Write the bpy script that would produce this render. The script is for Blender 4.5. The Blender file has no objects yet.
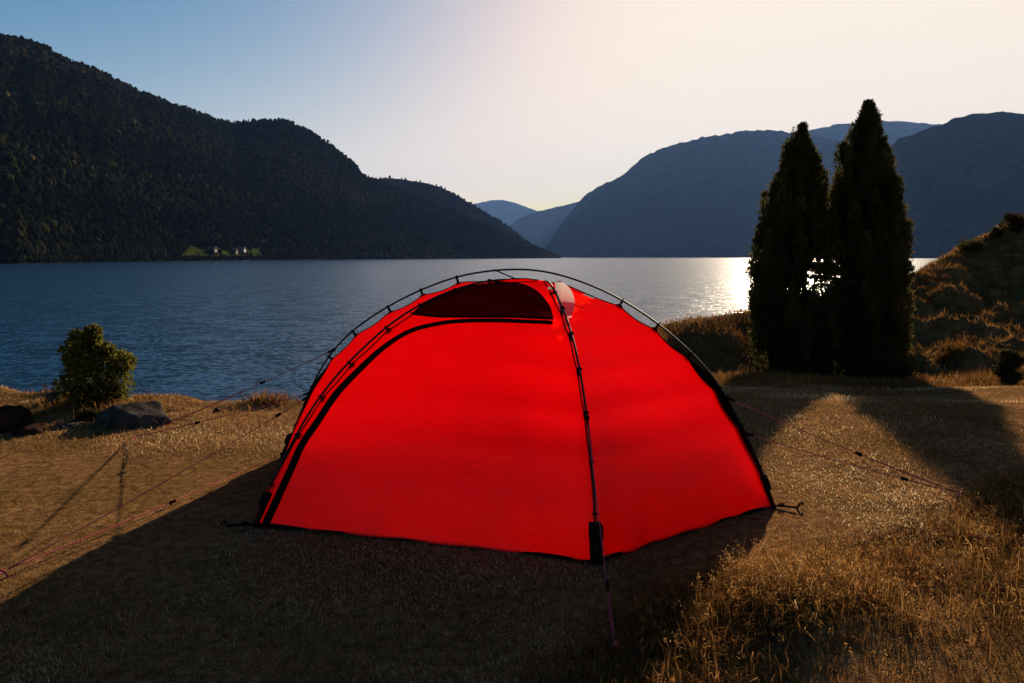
import bpy, bmesh, math, random
import numpy as np
from mathutils import Vector, Matrix
from mathutils.bvhtree import BVHTree

random.seed(7)
RNG = np.random.default_rng(11)
C = bpy.context.scene.collection
scene = bpy.context.scene

# ------------------------------------------------------------------ camera
F = 683.0
PITCH = math.atan(84.5 / 683.0)
CAM = Vector((0, 0, 1.2))
cp, sp = math.cos(PITCH), math.sin(PITCH)
cd = bpy.data.cameras.new("camera")
cd.lens = 24.0
cd.sensor_width = 36.0
cd.clip_start = 0.05
cd.clip_end = 60000.0
cam = bpy.data.objects.new("camera", cd)
C.objects.link(cam)
cam.location = CAM
cam.rotation_euler = (math.pi / 2 - PITCH, 0, 0)
scene.camera = cam


def ray(px, py):
    x = (px - 512.0) / F
    u = (341.5 - py) / F
    return Vector((x, cp + u * sp, u * cp - sp))


def at_y(px, py, Y):
    d = ray(px, py)
    return CAM + d * (Y / d.y)


def on_z(px, py, z=0.0):
    d = ray(px, py)
    return CAM + d * ((z - CAM.z) / d.z)


def on_plane(px, py, p, n):
    d = ray(px, py)
    return CAM + d * ((p - CAM).dot(n) / d.dot(n))


SUN_AZ = math.atan2(315, 718.8)
SUN_EL = math.radians(17.9)
SUN = Vector((math.cos(SUN_EL) * math.sin(SUN_AZ), math.cos(SUN_EL) * math.cos(SUN_AZ), math.sin(SUN_EL)))
WATER = -3.3

# ------------------------------------------------------------------ noise


def _hash(ix, iy, seed):
    h = (ix.astype(np.int64) * 374761393 + iy.astype(np.int64) * 668265263 + seed * 2147483647) & 0xFFFFFFFF
    h = ((h ^ (h >> 13)) * 1274126177) & 0xFFFFFFFF
    h = h ^ (h >> 16)
    return (h & 0xFFFFFF) / float(0xFFFFFF)


def vnoise(x, y, seed=0):
    x = np.asarray(x, float)
    y = np.asarray(y, float)
    ix = np.floor(x)
    iy = np.floor(y)
    fx = x - ix
    fy = y - iy
    fx = fx * fx * fx * (fx * (fx * 6 - 15) + 10)
    fy = fy * fy * fy * (fy * (fy * 6 - 15) + 10)
    a = _hash(ix, iy, seed)
    b = _hash(ix + 1, iy, seed)
    c = _hash(ix, iy + 1, seed)
    d = _hash(ix + 1, iy + 1, seed)
    return (a * (1 - fx) + b * fx) * (1 - fy) + (c * (1 - fx) + d * fx) * fy - 0.5


def fbm(x, y, octv=4, seed=0, gain=0.5):
    s = 0
    a = 1.0
    f = 1.0
    for o in range(octv):
        s = s + a * vnoise(np.asarray(x) * f + 17.3 * o, np.asarray(y) * f - 9.1 * o, seed + o)
        a *= gain
        f *= 2.03
    return s


def sstep(a, b, x):
    t = np.clip((np.asarray(x, float) - a) / (b - a), 0, 1)
    return t * t * (3 - 2 * t)


# ------------------------------------------------------------------ materials


def new_mat(name):
    m = bpy.data.materials.new(name)
    m.use_nodes = True
    nt = m.node_tree
    nt.nodes.clear()
    out = nt.nodes.new("ShaderNodeOutputMaterial")
    return m, nt, out


def N(nt, typ, **kw):
    n = nt.nodes.new(typ)
    for k, v in kw.items():
        if k in n.inputs:
            n.inputs[k].default_value = v
        else:
            setattr(n, k, v)
    return n


def L(nt, a, b):
    nt.links.new(a, b)


def ramp(nt, stops, fac):
    r = nt.nodes.new("ShaderNodeValToRGB")
    el = r.color_ramp.elements
    while len(el) > 1:
        el.remove(el[-1])
    el[0].position = stops[0][0]
    el[0].color = (*stops[0][1], 1)
    for p, c in stops[1:]:
        e = el.new(p)
        e.color = (*c, 1)
    L(nt, fac, r.inputs["Fac"])
    return r.outputs["Color"]


def noise_out(nt, scale, detail=4.0, rough=0.55, vec=None, out="Fac", dist=0.0):
    n = nt.nodes.new("ShaderNodeTexNoise")
    n.inputs["Scale"].default_value = scale
    n.inputs["Detail"].default_value = detail
    n.inputs["Roughness"].default_value = rough
    n.inputs["Distortion"].default_value = dist
    if vec is not None:
        L(nt, vec, n.inputs["Vector"])
    return n.outputs[out]


def objvec(nt, scale=(1, 1, 1)):
    tc = nt.nodes.new("ShaderNodeTexCoord")
    mp = nt.nodes.new("ShaderNodeMapping")
    mp.inputs["Scale"].default_value = scale
    L(nt, tc.outputs["Object"], mp.inputs["Vector"])
    return mp.outputs["Vector"]


def simple(name, color, rough=0.6, var=0.25, scale=20.0, bump=0.0, metallic=0.0, spec=0.5):
    m, nt, out = new_mat(name)
    b = N(nt, "ShaderNodeBsdfPrincipled")
    v = objvec(nt)
    f = noise_out(nt, scale, vec=v)
    lo = tuple(c * (1 - var) for c in color)
    hi = tuple(min(1, c * (1 + var)) for c in color)
    L(nt, ramp(nt, [(0.3, lo), (0.7, hi)], f), b.inputs["Base Color"])
    b.inputs["Roughness"].default_value = rough
    b.inputs["Metallic"].default_value = metallic
    b.inputs["Specular IOR Level"].default_value = spec
    if bump:
        bp = N(nt, "ShaderNodeBump")
        bp.inputs["Strength"].default_value = bump
        bp.inputs["Distance"].default_value = 0.02
        L(nt, f, bp.inputs["Height"])
        L(nt, bp.outputs["Normal"], b.inputs["Normal"])
    L(nt, b.outputs[0], out.inputs["Surface"])
    return m


def leafy(name, stops, trans=0.35, gloss=0.04):
    """thin leaves or blades; the colour follows a per-blade value"""
    m, nt, out = new_mat(name)
    at = N(nt, "ShaderNodeAttribute", attribute_name="tint")
    col = ramp(nt, stops, at.outputs["Fac"])
    d = N(nt, "ShaderNodeBsdfDiffuse")
    t = N(nt, "ShaderNodeBsdfTranslucent")
    g = N(nt, "ShaderNodeBsdfGlossy")
    g.inputs["Roughness"].default_value = 0.45
    L(nt, col, d.inputs["Color"])
    L(nt, col, t.inputs["Color"])
    L(nt, col, g.inputs["Color"])
    mx = N(nt, "ShaderNodeMixShader")
    mx.inputs[0].default_value = trans
    L(nt, d.outputs[0], mx.inputs[1])
    L(nt, t.outputs[0], mx.inputs[2])
    m2 = N(nt, "ShaderNodeMixShader")
    m2.inputs[0].default_value = gloss
    L(nt, mx.outputs[0], m2.inputs[1])
    L(nt, g.outputs[0], m2.inputs[2])
    L(nt, m2.outputs[0], out.inputs["Surface"])
    return m


# ------------------------------------------------------------------ object helpers


def tag(o, label=None, cat=None, group=None, kind=None):
    if label:
        o["label"] = label
    if cat:
        o["category"] = cat
    if group:
        o["group"] = group
    if kind:
        o["kind"] = kind
    return o


def empty(name, loc, label, cat, group=None):
    o = bpy.data.objects.new(name, None)
    C.objects.link(o)
    o.location = loc
    o.empty_display_size = 0.1
    return tag(o, label, cat, group)


def link(name, me, mat, parent=None, smooth=False):
    o = bpy.data.objects.new(name, me)
    C.objects.link(o)
    if mat is not None:
        me.materials.append(mat)
    if smooth:
        me.polygons.foreach_set("use_smooth", np.ones(len(me.polygons), dtype=bool))
    if parent is not None:
        o.parent = parent
        base = parent
        loc = Vector((0, 0, 0))
        while base is not None:
            loc += base.location
            base = base.parent
        me.transform(Matrix.Translation(-loc))
    return o


def np_mesh(name, verts, faces_flat, loop_tot, attrs=None):
    """verts (n,3); faces as flat vertex indices + verts per face"""
    me = bpy.data.meshes.new(name)
    verts = np.ascontiguousarray(verts, dtype=np.float32)
    faces_flat = np.ascontiguousarray(faces_flat, dtype=np.int32)
    loop_tot = np.ascontiguousarray(loop_tot, dtype=np.int32)
    me.vertices.add(len(verts))
    me.vertices.foreach_set("co", verts.ravel())
    me.loops.add(len(faces_flat))
    me.loops.foreach_set("vertex_index", faces_flat)
    me.polygons.add(len(loop_tot))
    starts = np.concatenate([[0], np.cumsum(loop_tot)[:-1]]).astype(np.int32)
    me.polygons.foreach_set("loop_start", starts)
    try:
        me.polygons.foreach_set("loop_total", loop_tot)
    except Exception:
        pass
    me.update(calc_edges=True)
    if attrs:
        for k, v in attrs.items():
            a = me.attributes.new(k, "FLOAT", "POINT")
            a.data.foreach_set("value", np.ascontiguousarray(v, dtype=np.float32))
    return me


def grid_mesh(name, P):
    """P: (rows, cols, 3)"""
    r, c = P.shape[:2]
    idx = np.arange(r * c).reshape(r, c)
    q = np.stack([idx[:-1, :-1], idx[:-1, 1:], idx[1:, 1:], idx[1:, :-1]], -1).reshape(-1, 4)
    return np_mesh(name, P.reshape(-1, 3), q.ravel(), np.full(len(q), 4))


def tube_bm(bm, pts, r, seg=6, caps=True):
    """sweep a circle along a polyline; r is a number or one radius per point"""
    pts = [Vector(p) for p in pts]
    n = len(pts)
    rings = []
    up = Vector((0.13, 0.21, 0.97)).normalized()
    for i, p in enumerate(pts):
        t = (pts[min(i + 1, n - 1)] - pts[max(i - 1, 0)]).normalized()
        a = t.cross(up)
        if a.length < 1e-3:
            a = t.cross(Vector((1, 0, 0)))
        a.normalize()
        b = t.cross(a).normalized()
        rr = r[i] if isinstance(r, (list, tuple, np.ndarray)) else r
        rings.append([bm.verts.new(p + (a * math.cos(k * 2 * math.pi / seg) + b * math.sin(k * 2 * math.pi / seg)) * rr) for k in range(seg)])
    for i in range(n - 1):
        for k in range(seg):
            bm.faces.new((rings[i][k], rings[i][(k + 1) % seg], rings[i + 1][(k + 1) % seg], rings[i + 1][k]))
    if caps:
        bm.faces.new(rings[0][::-1])
        bm.faces.new(rings[-1])


def box_bm(bm, c, ax, ay, az):
    """box from its centre and three half-axis vectors"""
    vs = []
    for i in (-1, 1):
        for j in (-1, 1):
            for k in (-1, 1):
                vs.append(bm.verts.new(Vector(c) + ax * i + ay * j + az * k))
    for f in ((0, 1, 3, 2), (4, 6, 7, 5), (0, 4, 5, 1), (2, 3, 7, 6), (0, 2, 6, 4), (1, 5, 7, 3)):
        bm.faces.new([vs[i] for i in f])


def bm_obj(name, bm, mat, parent=None, smooth=False):
    bmesh.ops.recalc_face_normals(bm, faces=bm.faces[:])
    me = bpy.data.meshes.new(name)
    bm.to_mesh(me)
    bm.free()
    return link(name, me, mat, parent, smooth)


# ------------------------------------------------------------------ ground
_rp = [(660, 327, 17), (700, 317, 17.5), (750, 311, 18.5), (800, 304, 20), (860, 292, 22.5), (915, 275, 25), (932, 265, 26),
       (960, 249, 27.5), (990, 234, 29), (1024, 217, 30), (1100, 198, 32), (1250, 200, 34)]
_rw = [at_y(*p) for p in _rp]
RX = [-80, -1.2, 0.4, 2.6] + [p.x for p in _rw] + [60]
RY = [6.0, 5.72, 7.2, 13.5] + [p.y for p in _rw] + [34]
RZ = [0.0, 0.0, -0.25, -0.85] + [p.z for p in _rw] + [6.0]
RW = [1.0, 0.8, 1.5, 2.0] + [3.0, 3.2, 3.6, 4.5, 8.0, 11, 12, 13.5, 15, 16, 16.5, 17] + [18]


def ground_z(x, y):
    x = np.asarray(x, float)
    y = np.asarray(y, float)
    yr = np.interp(x, RX, RY) + np.where(x < 0, 0.35, 0.5) * fbm(x * 0.9, x * 0 + 3.3, 3, 5)
    zr = np.interp(x, RX, RZ)
    w = np.interp(x, RX, RW)
    s = np.maximum(0, y - 5.2 - 1.3 * fbm(x * 0.42, y * 0.15, 2, 171) * sstep(5, 8, y))
    floor = -0.172 * s * s / (s + 0.8)
    u = (y - (yr - w)) / w
    k = sstep(0, 1, u)
    kr = 0.86 * np.clip(u, 0, 1) + 0.14 * sstep(0.75, 1.0, u)
    side = sstep(6.5, 9.5, x)
    k = k * (1 - side) + kr * side
    hum = fbm(x * 0.55, y * 0.8, 4, 21) * 0.55 + np.abs(fbm(x * 1.3, y * 2.4, 3, 31)) * 0.35
    z = floor * (1 - k) + zr * k
    rough = k * (1 - 0.85 * sstep(0.7, 1.0, k)) * np.interp(x, [-2, 2, 6, 14], [0.12, 0.5, 0.8, 1.1])
    z = z + rough * hum
    # rolling humps and hollows at the foot of the hill
    foot = sstep(11.8, 13.6, y - 0.12 * (x - 9)) * (1 - sstep(0.42, 0.9, k)) * sstep(5.0, 8.5, x)
    hb = np.abs(fbm(x * 0.42 + 3, y * 0.75, 3, 131)) * 1.6
    z = z + sstep(0.02, 0.2, k) * (1 - 0.8 * sstep(0.8, 1.0, k)) * sstep(6, 9, x) * (0.34 * fbm(x * 1.9 + y * 0.6, y * 2.6, 4, 139, 0.6) + 0.42 * fbm(x * 0.6 - y * 0.3, y * 0.8, 2, 149))
    z = z + foot * (0.36 * hb + 0.30 * fbm(x * 1.5, y * 2.6, 3, 133))
    # hummocks and rubble along the left edge of the terrace
    z = z + 0.16 * sstep(-1.8, -2.6, x) * sstep(4.6, 5.4, y) * (fbm(x * 1.7, y * 1.7, 3, 8) + 0.15)
    beyond = np.maximum(0, y - yr)
    z = z - 0.75 * beyond * beyond / (beyond + 0.35)
    # small unevenness of the trampled turf
    z = z + 0.018 * fbm(x * 1.4, y * 1.4, 4, 3) * (1 - 0.7 * np.exp(-(((x - 0.0) / 1.6) ** 2 + ((y - 3.6) / 1.4) ** 2)))
    # grassy bank on the right of the camera
    z = z + 0.07 * np.exp(-(((x - 0.95) / 0.45) ** 2 + ((y - 2.15) / 0.25) ** 2))
    z = z + 0.42 * sstep(1.7, 4.4, x - 0.25 * (y - 2.2)) * np.exp(-((y - 2.0) / 1.7) ** 2)
    z = z + 0.05 * sstep(1.2, 2.0, x) * np.exp(-((y - 2.4) / 1.0) ** 2) * fbm(x * 2.2, y * 2.2, 3, 44) * 2
    return np.maximum(z, WATER - 1.2)


def axis_vals(segs):
    out = []
    for a, b, st in segs:
        out.append(np.arange(a, b, st))
    out.append([segs[-1][1]])
    return np.concatenate(out)


gx = axis_vals([(-80, -12, 2.0), (-12, -5, 0.14), (-5, 5, 0.06), (5, 26, 0.11), (26, 60, 1.2)])
gy = axis_vals([(-40, -4, 1.5), (-4, 1, 0.2), (1, 7, 0.05), (7, 35, 0.11), (35, 60, 1.5)])
GX, GY = np.meshgrid(gx, gy)
ground_me = grid_mesh("ground", np.stack([GX, GY, ground_z(GX, GY)], -1))

m, nt, out = new_mat("dry_turf")
v = objvec(nt)
n1 = noise_out(nt, 1.3, 6, 0.6, v)
n2 = noise_out(nt, 22, 5, 0.65, v)
n3 = noise_out(nt, 160, 3, 0.6, v)
c1 = ramp(nt, [(0.28, (0.0906, 0.0484, 0.0225)), (0.5, (0.2053, 0.1109, 0.0506)), (0.72, (0.3622, 0.2076, 0.0956))], n2)
c2 = ramp(nt, [(0.35, (0.6, 0.62, 0.45)), (0.65, (1.15, 1.05, 1.0))], n1)
c3 = ramp(nt, [(0.3, (0.45, 0.42, 0.38)), (0.7, (1.3, 1.3, 1.25))], n3)
mx = N(nt, "ShaderNodeMix", data_type="RGBA", blend_type="MULTIPLY")
mx.inputs[0].default_value = 1
L(nt, c1, mx.inputs[6])
L(nt, c2, mx.inputs[7])
mx2 = N(nt, "ShaderNodeMix", data_type="RGBA", blend_type="MULTIPLY")
mx2.inputs[0].default_value = 1
L(nt, mx.outputs[2], mx2.inputs[6])
L(nt, c3, mx2.inputs[7])
b = N(nt, "ShaderNodeBsdfPrincipled")
b.inputs["Roughness"].default_value = 0.95
b.inputs["Specular IOR Level"].default_value = 0.0
L(nt, mx2.outputs[2], b.inputs["Base Color"])
bp = N(nt, "ShaderNodeBump")
bp.inputs["Strength"].default_value = 0.9
bp.inputs["Distance"].default_value = 0.012
ad = N(nt, "ShaderNodeMath", operation="ADD")
L(nt, n2, ad.inputs[0])
L(nt, n3, ad.inputs[1])
L(nt, ad.outputs[0], bp.inputs["Height"])
L(nt, bp.outputs[0], b.inputs["Normal"])
L(nt, b.outputs[0], out.inputs["Surface"])
M_TURF = m
go = link("ground", ground_me, M_TURF, smooth=True)
tag(go, kind="structure")


# ------------------------------------------------------------------ blades of grass
def blades(name, x, y, length, width, lean, mat, zoff=0.0, curl=0.5, az=None, tint=None, zbase=None):
    n = len(x)
    z = (ground_z(x, y) if zbase is None else zbase) + zoff
    if az is None:
        az = RNG.uniform(0, 2 * np.pi, n)
    dx, dy = np.cos(az), np.sin(az)
    fa = az + np.pi / 2 + RNG.normal(0, 0.6, n)
    wx, wy = np.cos(fa) * width / 2, np.sin(fa) * width / 2
    h1 = length * 0.5
    s1, c1 = np.sin(lean), np.cos(lean)
    l2 = np.minimum(lean + curl * RNG.uniform(0.2, 1.2, n), 1.75)
    s2, c2 = np.sin(l2), np.cos(l2)
    bx, by = x, y
    mxp = bx + dx * s1 * h1
    myp = by + dy * s1 * h1
    mzp = z + c1 * h1
    tx = mxp + dx * s2 * h1
    ty = myp + dy * s2 * h1
    tz = mzp + c2 * h1
    V = np.empty((n, 5, 3))
    V[:, 0] = np.stack([bx - wx, by - wy, z - 0.004], -1)
    V[:, 1] = np.stack([bx + wx, by + wy, z - 0.004], -1)
    V[:, 2] = np.stack([mxp + wx * .8, myp + wy * .8, mzp], -1)
    V[:, 3] = np.stack([mxp - wx * .8, myp - wy * .8, mzp], -1)
    V[:, 4] = np.stack([tx, ty, tz], -1)
    o = np.arange(n)[:, None] * 5
    fl = (o + np.array([[0, 1, 2, 3, 3, 2, 4]])).ravel()
    lt = np.tile([4, 3], n)
    if tint is None:
        tint = RNG.uniform(0, 1, n)
    me = np_mesh(name, V.reshape(-1, 3), fl, lt, {"tint": np.repeat(tint, 5)})
    return me, np.stack([tx, ty, tz], -1), np.stack([mxp, myp, mzp], -1)


M_STRAW = leafy("short_straw", [(0.0, (0.1011, 0.0503, 0.0198)), (0.4, (0.2527, 0.1305, 0.0549)), (0.7, (0.5223, 0.2909, 0.1327)), (0.8, (0.1685, 0.1258, 0.0427)), (0.86, (0.7076, 0.4246, 0.2134)), (1.0, (0.8000, 0.7076, 0.4117))], 0.5, 0.04)
M_TALL = leafy("tall_straw", [(0.0, (0.0455, 0.0218, 0.0070)), (0.4, (0.1430, 0.0641, 0.0187)), (0.75, (0.2860, 0.1330, 0.0386)), (0.9, (0.0910, 0.0725, 0.0234)), (1.0, (0.5720, 0.3627, 0.1755))], 0.5, 0.05)
M_HEAD = leafy("seed_heads", [(0.0, (0.2000, 0.0938, 0.0275)), (0.6, (0.3750, 0.1875, 0.0562)), (1.0, (0.5500, 0.3250, 0.1250))], 0.55, 0.02)

TALL_EDGE_X = [-0.1, 0.18, 0.55, 0.9, 1.35, 2.0, 2.6, 4.5]
TALL_EDGE_Y = [1.6, 1.95, 2.25, 2.38, 2.62, 3.05, 3.45, 4.4]


def tall_zone(x, y):
    """> 0 inside the tall grass on the right"""
    return np.interp(x, TALL_EDGE_X, TALL_EDGE_Y) - y + 0.2 * fbm(np.asarray(x) * 2.5, np.asarray(y) * 2.5, 3, 77) - np.where(np.asarray(x) < -0.1, 5, 0)


def tent_floor(x, y):
    return (np.abs(x - 0.0) < 1.0) & (np.abs(y - 3.6) < 0.5)


n = 560000
d = 1.3 * (16.5 / 1.3) ** RNG.uniform(0, 1, n) ** 0.85
a = RNG.uniform(-0.9, 0.88, n)
x, y = d * np.sin(a), d * np.cos(a)
yr = np.interp(x, RX, RY)
ok = (y < yr + 0.35) & ~tent_floor(x, y) & (tall_zone(x, y) < 0.25)
# bare worn patches thin the turf
patch = fbm(x * 1.1, y * 1.1, 3, 91)
ok &= RNG.uniform(0, 1, n) < np.clip(0.8 + patch * 2.0, 0.12, 1)
x, y, d, patch = x[ok], y[ok], d[ok], patch[ok]
ln = RNG.uniform(0.010, 0.030, len(x)) * (1 + 0.05 * d)
near_tent = np.hypot(x - 0.0, (y - 3.5) * 1.15)
ln = ln * np.where(near_tent < 1.9, 0.55, 1.0)
wd = 0.0017 * (0.6 + 0.24 * d)
tint = np.clip(RNG.beta(2, 2.2, len(x)) + patch * 0.6, 0, 1)
me, _, _ = blades("turf", x, y, ln, wd, RNG.uniform(0.4, 1.4, len(x)), M_STRAW, curl=0.3, tint=tint)
tag(link("short_grass", me, M_STRAW), "short dry straw coloured grass matted over the trampled terrace", "grass", kind="stuff")

# rough longer grass over the mound, its hollows and the left edge
n = 400000
x = RNG.uniform(1.5, 25, n)
y = RNG.uniform(8, 33, n)
yr = np.interp(x, RX, RY)
w = np.interp(x, RX, RW)
k = (y - (yr - w)) / w
ok = ((k > 0.05) | ((x > 2.5) & (y > 9.6 + 2.4 * fbm(x * 0.8, y * 0.8, 2, 173)))) & (y < yr + 0.6) & (RNG.uniform(0, 1, n) < np.clip(0.6 + 1.6 * fbm(x * 0.8, y * 1.2, 3, 61), 0.32, 1))
x1, y1 = x[ok], y[ok]
l1 = RNG.uniform(0.06, 0.22, len(x1))
n = 9000
x = RNG.uniform(-8, -0.9, n)
y = RNG.uniform(4.5, 6.2, n)
ok = (y < np.interp(x, RX, RY) + 0.4) & (RNG.uniform(0, 1, n) < np.clip(sstep(4.6, 5.5, y) * (0.5 + 1.5 * fbm(x * 1.5, y * 1.5, 3, 62)), 0, 1))
x2, y2 = x[ok], y[ok]
l2 = RNG.uniform(0.04, 0.13, len(x2))
tx_, ty_, tl_ = [], [], []
for (px, py, Y, r_, h_, c_) in ((963, 308, 16.4, 0.3, 0.42, 700), (952, 312, 16.0, 0.25, 0.3, 400), (978, 362, 11.8, 0.22, 0.45, 700), (1003, 345, 13.2, 0.3, 0.35, 500), (990, 352, 12.6, 0.3, 0.3, 500),
                                (890, 385, 13.2, 0.8, 0.25, 900), (760, 381, 13.8, 0.9, 0.22, 900), (108, 404, 5.2, 0.25, 0.14, 700), (75, 406, 5.2, 0.3, 0.10, 500), (270, 408, 5.6, 0.2, 0.14, 300)):
    c0 = at_y(px, py, Y)
    tx_.append(RNG.normal(c0.x, r_ * 0.5, c_))
    ty_.append(RNG.normal(c0.y, r_ * 0.4, c_))
    tl_.append(RNG.uniform(0.4, 1.0, c_) * h_)
xx, yy, ll = np.concatenate([x1, x2] + tx_), np.concatenate([y1, y2] + ty_), np.concatenate([l1, l2] + tl_)
me, _, _ = blades("rough", xx, yy, ll, 0.004 + 0.0005 * yy, RNG.uniform(0.15, 1.1, len(xx)), M_TALL, tint=np.clip(RNG.beta(2, 2, len(xx)) * 0.8 + 0.5 * fbm(xx * .7, yy * .7, 2, 15), 0, 1))
tag(link("rough_grass", me, M_TALL), "rough brown grass over the mound behind the trees and along the shore edge", "grass", kind="stuff")

# tall golden grass in the right foreground: a dense crest with short grass on its near side
ex = np.linspace(-0.05, 3.0, 400)
ey = np.interp(ex, TALL_EDGE_X, TALL_EDGE_Y)
n = 42000
q = RNG.uniform(0, 1, n)
x = np.interp(q, [0, 0.68, 1], [-0.02, 1.75, 3.0])
tuft = fbm(x * 4.5, x * 0 + 1.7, 3, 58)
off = RNG.normal(0.10, 0.10, n) + 0.10 * fbm(x * 3, x * 0, 2, 57)
y = np.interp(x, TALL_EDGE_X, TALL_EDGE_Y) - 0.06 - off * 1.2
prof = np.interp(x, [-0.05, 0.2, 0.42, 0.6, 0.85, 1.2, 1.45, 1.8, 2.4, 3.0], [0.06, 0.08, 0.09, 0.10, 0.11, 0.105, 0.09, 0.07, 0.06, 0.07])
ok = RNG.uniform(0, 1, n) < np.clip(0.75 + 1.5 * tuft, 0.2, 1)
x, y, prof, off, tuft = x[ok], y[ok], prof[ok], off[ok], tuft[ok]
l1 = prof * RNG.uniform(0.45, 1.1, len(x)) * np.clip(1 + 0.8 * tuft, 0.6, 1.4) * np.where(off > 0.28, 0.5, 1)
x1, y1 = x, y
n = 230000
x = RNG.uniform(-0.1, 4.3, n)
y = RNG.uniform(0.75, 4.3, n)
tz_ = tall_zone(x, y)
clump = fbm(x * 3.1, y * 3.1, 3, 51)
ok = (tz_ > 0) & (RNG.uniform(0, 1, n) < np.clip(0.7 + 1.4 * clump, 0.4, 1)) & (x * x + y * y > 0.9)
ok &= RNG.uniform(0, 1, n) < 3.6 / (x * x + y * y)
x, y, tz_, clump = x[ok], y[ok], tz_[ok], clump[ok]
l2 = RNG.uniform(0.03, 0.11, len(x)) * np.clip(1 + 2.0 * clump, 0.7, 2.0)
xx, yy, ln = np.concatenate([x1, x]), np.concatenate([y1, y]), np.concatenate([l1, l2])
cl = np.concatenate([tuft, clump])
az = RNG.normal(2.6, 1.5, len(xx))
lean = np.abs(RNG.normal(0.32, 0.38, len(xx)))
bent = RNG.uniform(0, 1, len(xx)) < 0.58
lean = np.where(bent, RNG.uniform(0.8, 1.5, len(xx)), lean)
me, tips, mids = blades("tall", xx, yy, ln, 0.0024 * (0.7 + 0.15 * np.hypot(xx, yy)), lean, M_TALL, curl=1.1, az=az, tint=np.clip(RNG.beta(2, 2.2, len(xx)) + 0.3 * cl, 0, 1))
tag(link("tall_grass", me, M_TALL), "tall golden dry grass growing on the bank in the right foreground", "grass", kind="stuff")

# fluffy seed heads on part of the tall stems
sel = np.where((ln > 0.075) & ~bent & (RNG.uniform(0, 1, len(ln)) < 0.13))[0]
T, Mi = tips[sel], mids[sel]
k = 13
f = RNG.uniform(0.15, 1.12, (len(sel), k, 1))
P = Mi[:, None] + (T - Mi)[:, None] * f + RNG.normal(0, 0.007, (len(sel), k, 3))
P = P.reshape(-1, 3)
D = RNG.normal(0, 1, P.shape)
D[:, 2] += 0.5
D /= np.linalg.norm(D, axis=1, keepdims=True)
W = np.cross(D, RNG.normal(0, 1, P.shape))
W /= np.linalg.norm(W, axis=1, keepdims=True)
V = np.stack([P - W * 0.0012, P + W * 0.0012, P + D * RNG.uniform(0.006, 0.014, (len(P), 1))], 1)
me = np_mesh("heads", V.reshape(-1, 3), np.arange(len(P) * 3), np.full(len(P), 3), {"tint": np.repeat(RNG.uniform(0, 1, len(P)), 3)})
tag(link("grass_seeds", me, M_HEAD), "fluffy golden seed heads on the tall grass of the near bank", "grass seeds", kind="stuff")

# ------------------------------------------------------------------ lake
m, nt, out = new_mat("lake_water")
b = N(nt, "ShaderNodeBsdfPrincipled")
b.inputs["Base Color"].default_value = (0.004, 0.030, 0.075, 1)
b.inputs["Roughness"].default_value = 0.2
b.inputs["IOR"].default_value = 1.33
v1 = objvec(nt, (0.55, 1.0, 1))
na = noise_out(nt, 5.5, 3, 0.6, v1, "Color")
nb = noise_out(nt, 0.9, 3, 0.6, v1, "Color")
vm = N(nt, "ShaderNodeVectorMath", operation="SUBTRACT")
vm.inputs[1].default_value = (0.5, 0.5, 0.5)
L(nt, na, vm.inputs[0])
vs = N(nt, "ShaderNodeVectorMath", operation="MULTIPLY")
vs.inputs[1].default_value = (0.95, 1.05, 0)
L(nt, vm.outputs[0], vs.inputs[0])
vm2 = N(nt, "ShaderNodeVectorMath", operation="SUBTRACT")
vm2.inputs[1].default_value = (0.5, 0.5, 0.5)
L(nt, nb, vm2.inputs[0])
vs2 = N(nt, "ShaderNodeVectorMath", operation="MULTIPLY")
vs2.inputs[1].default_value = (0.5, 0.55, 0)
L(nt, vm2.outputs[0], vs2.inputs[0])
va = N(nt, "ShaderNodeVectorMath", operation="ADD")
L(nt, vs.outputs[0], va.inputs[0])
L(nt, vs2.outputs[0], va.inputs[1])
va2 = N(nt, "ShaderNodeVectorMath", operation="ADD")
va2.inputs[1].default_value = (0, 0, 1)
L(nt, va.outputs[0], va2.inputs[0])
vn = N(nt, "ShaderNodeVectorMath", operation="NORMALIZE")
L(nt, va2.outputs[0], vn.inputs[0])
L(nt, vn.outputs[0], b.inputs["Normal"])
L(nt, b.outputs[0], out.inputs["Surface"])
M_WATER = m
wx = np.concatenate([[-23800, -6000, -2000, -600], np.linspace(-200, 200, 9), [600, 2000, 6000, 23800]])
WX, WY = np.meshgrid(wx, wx)
wo = link("lake", grid_mesh("lake", np.stack([WX, WY, np.full_like(WX, WATER)], -1)), M_WATER)
tag(wo, kind="structure")


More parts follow.
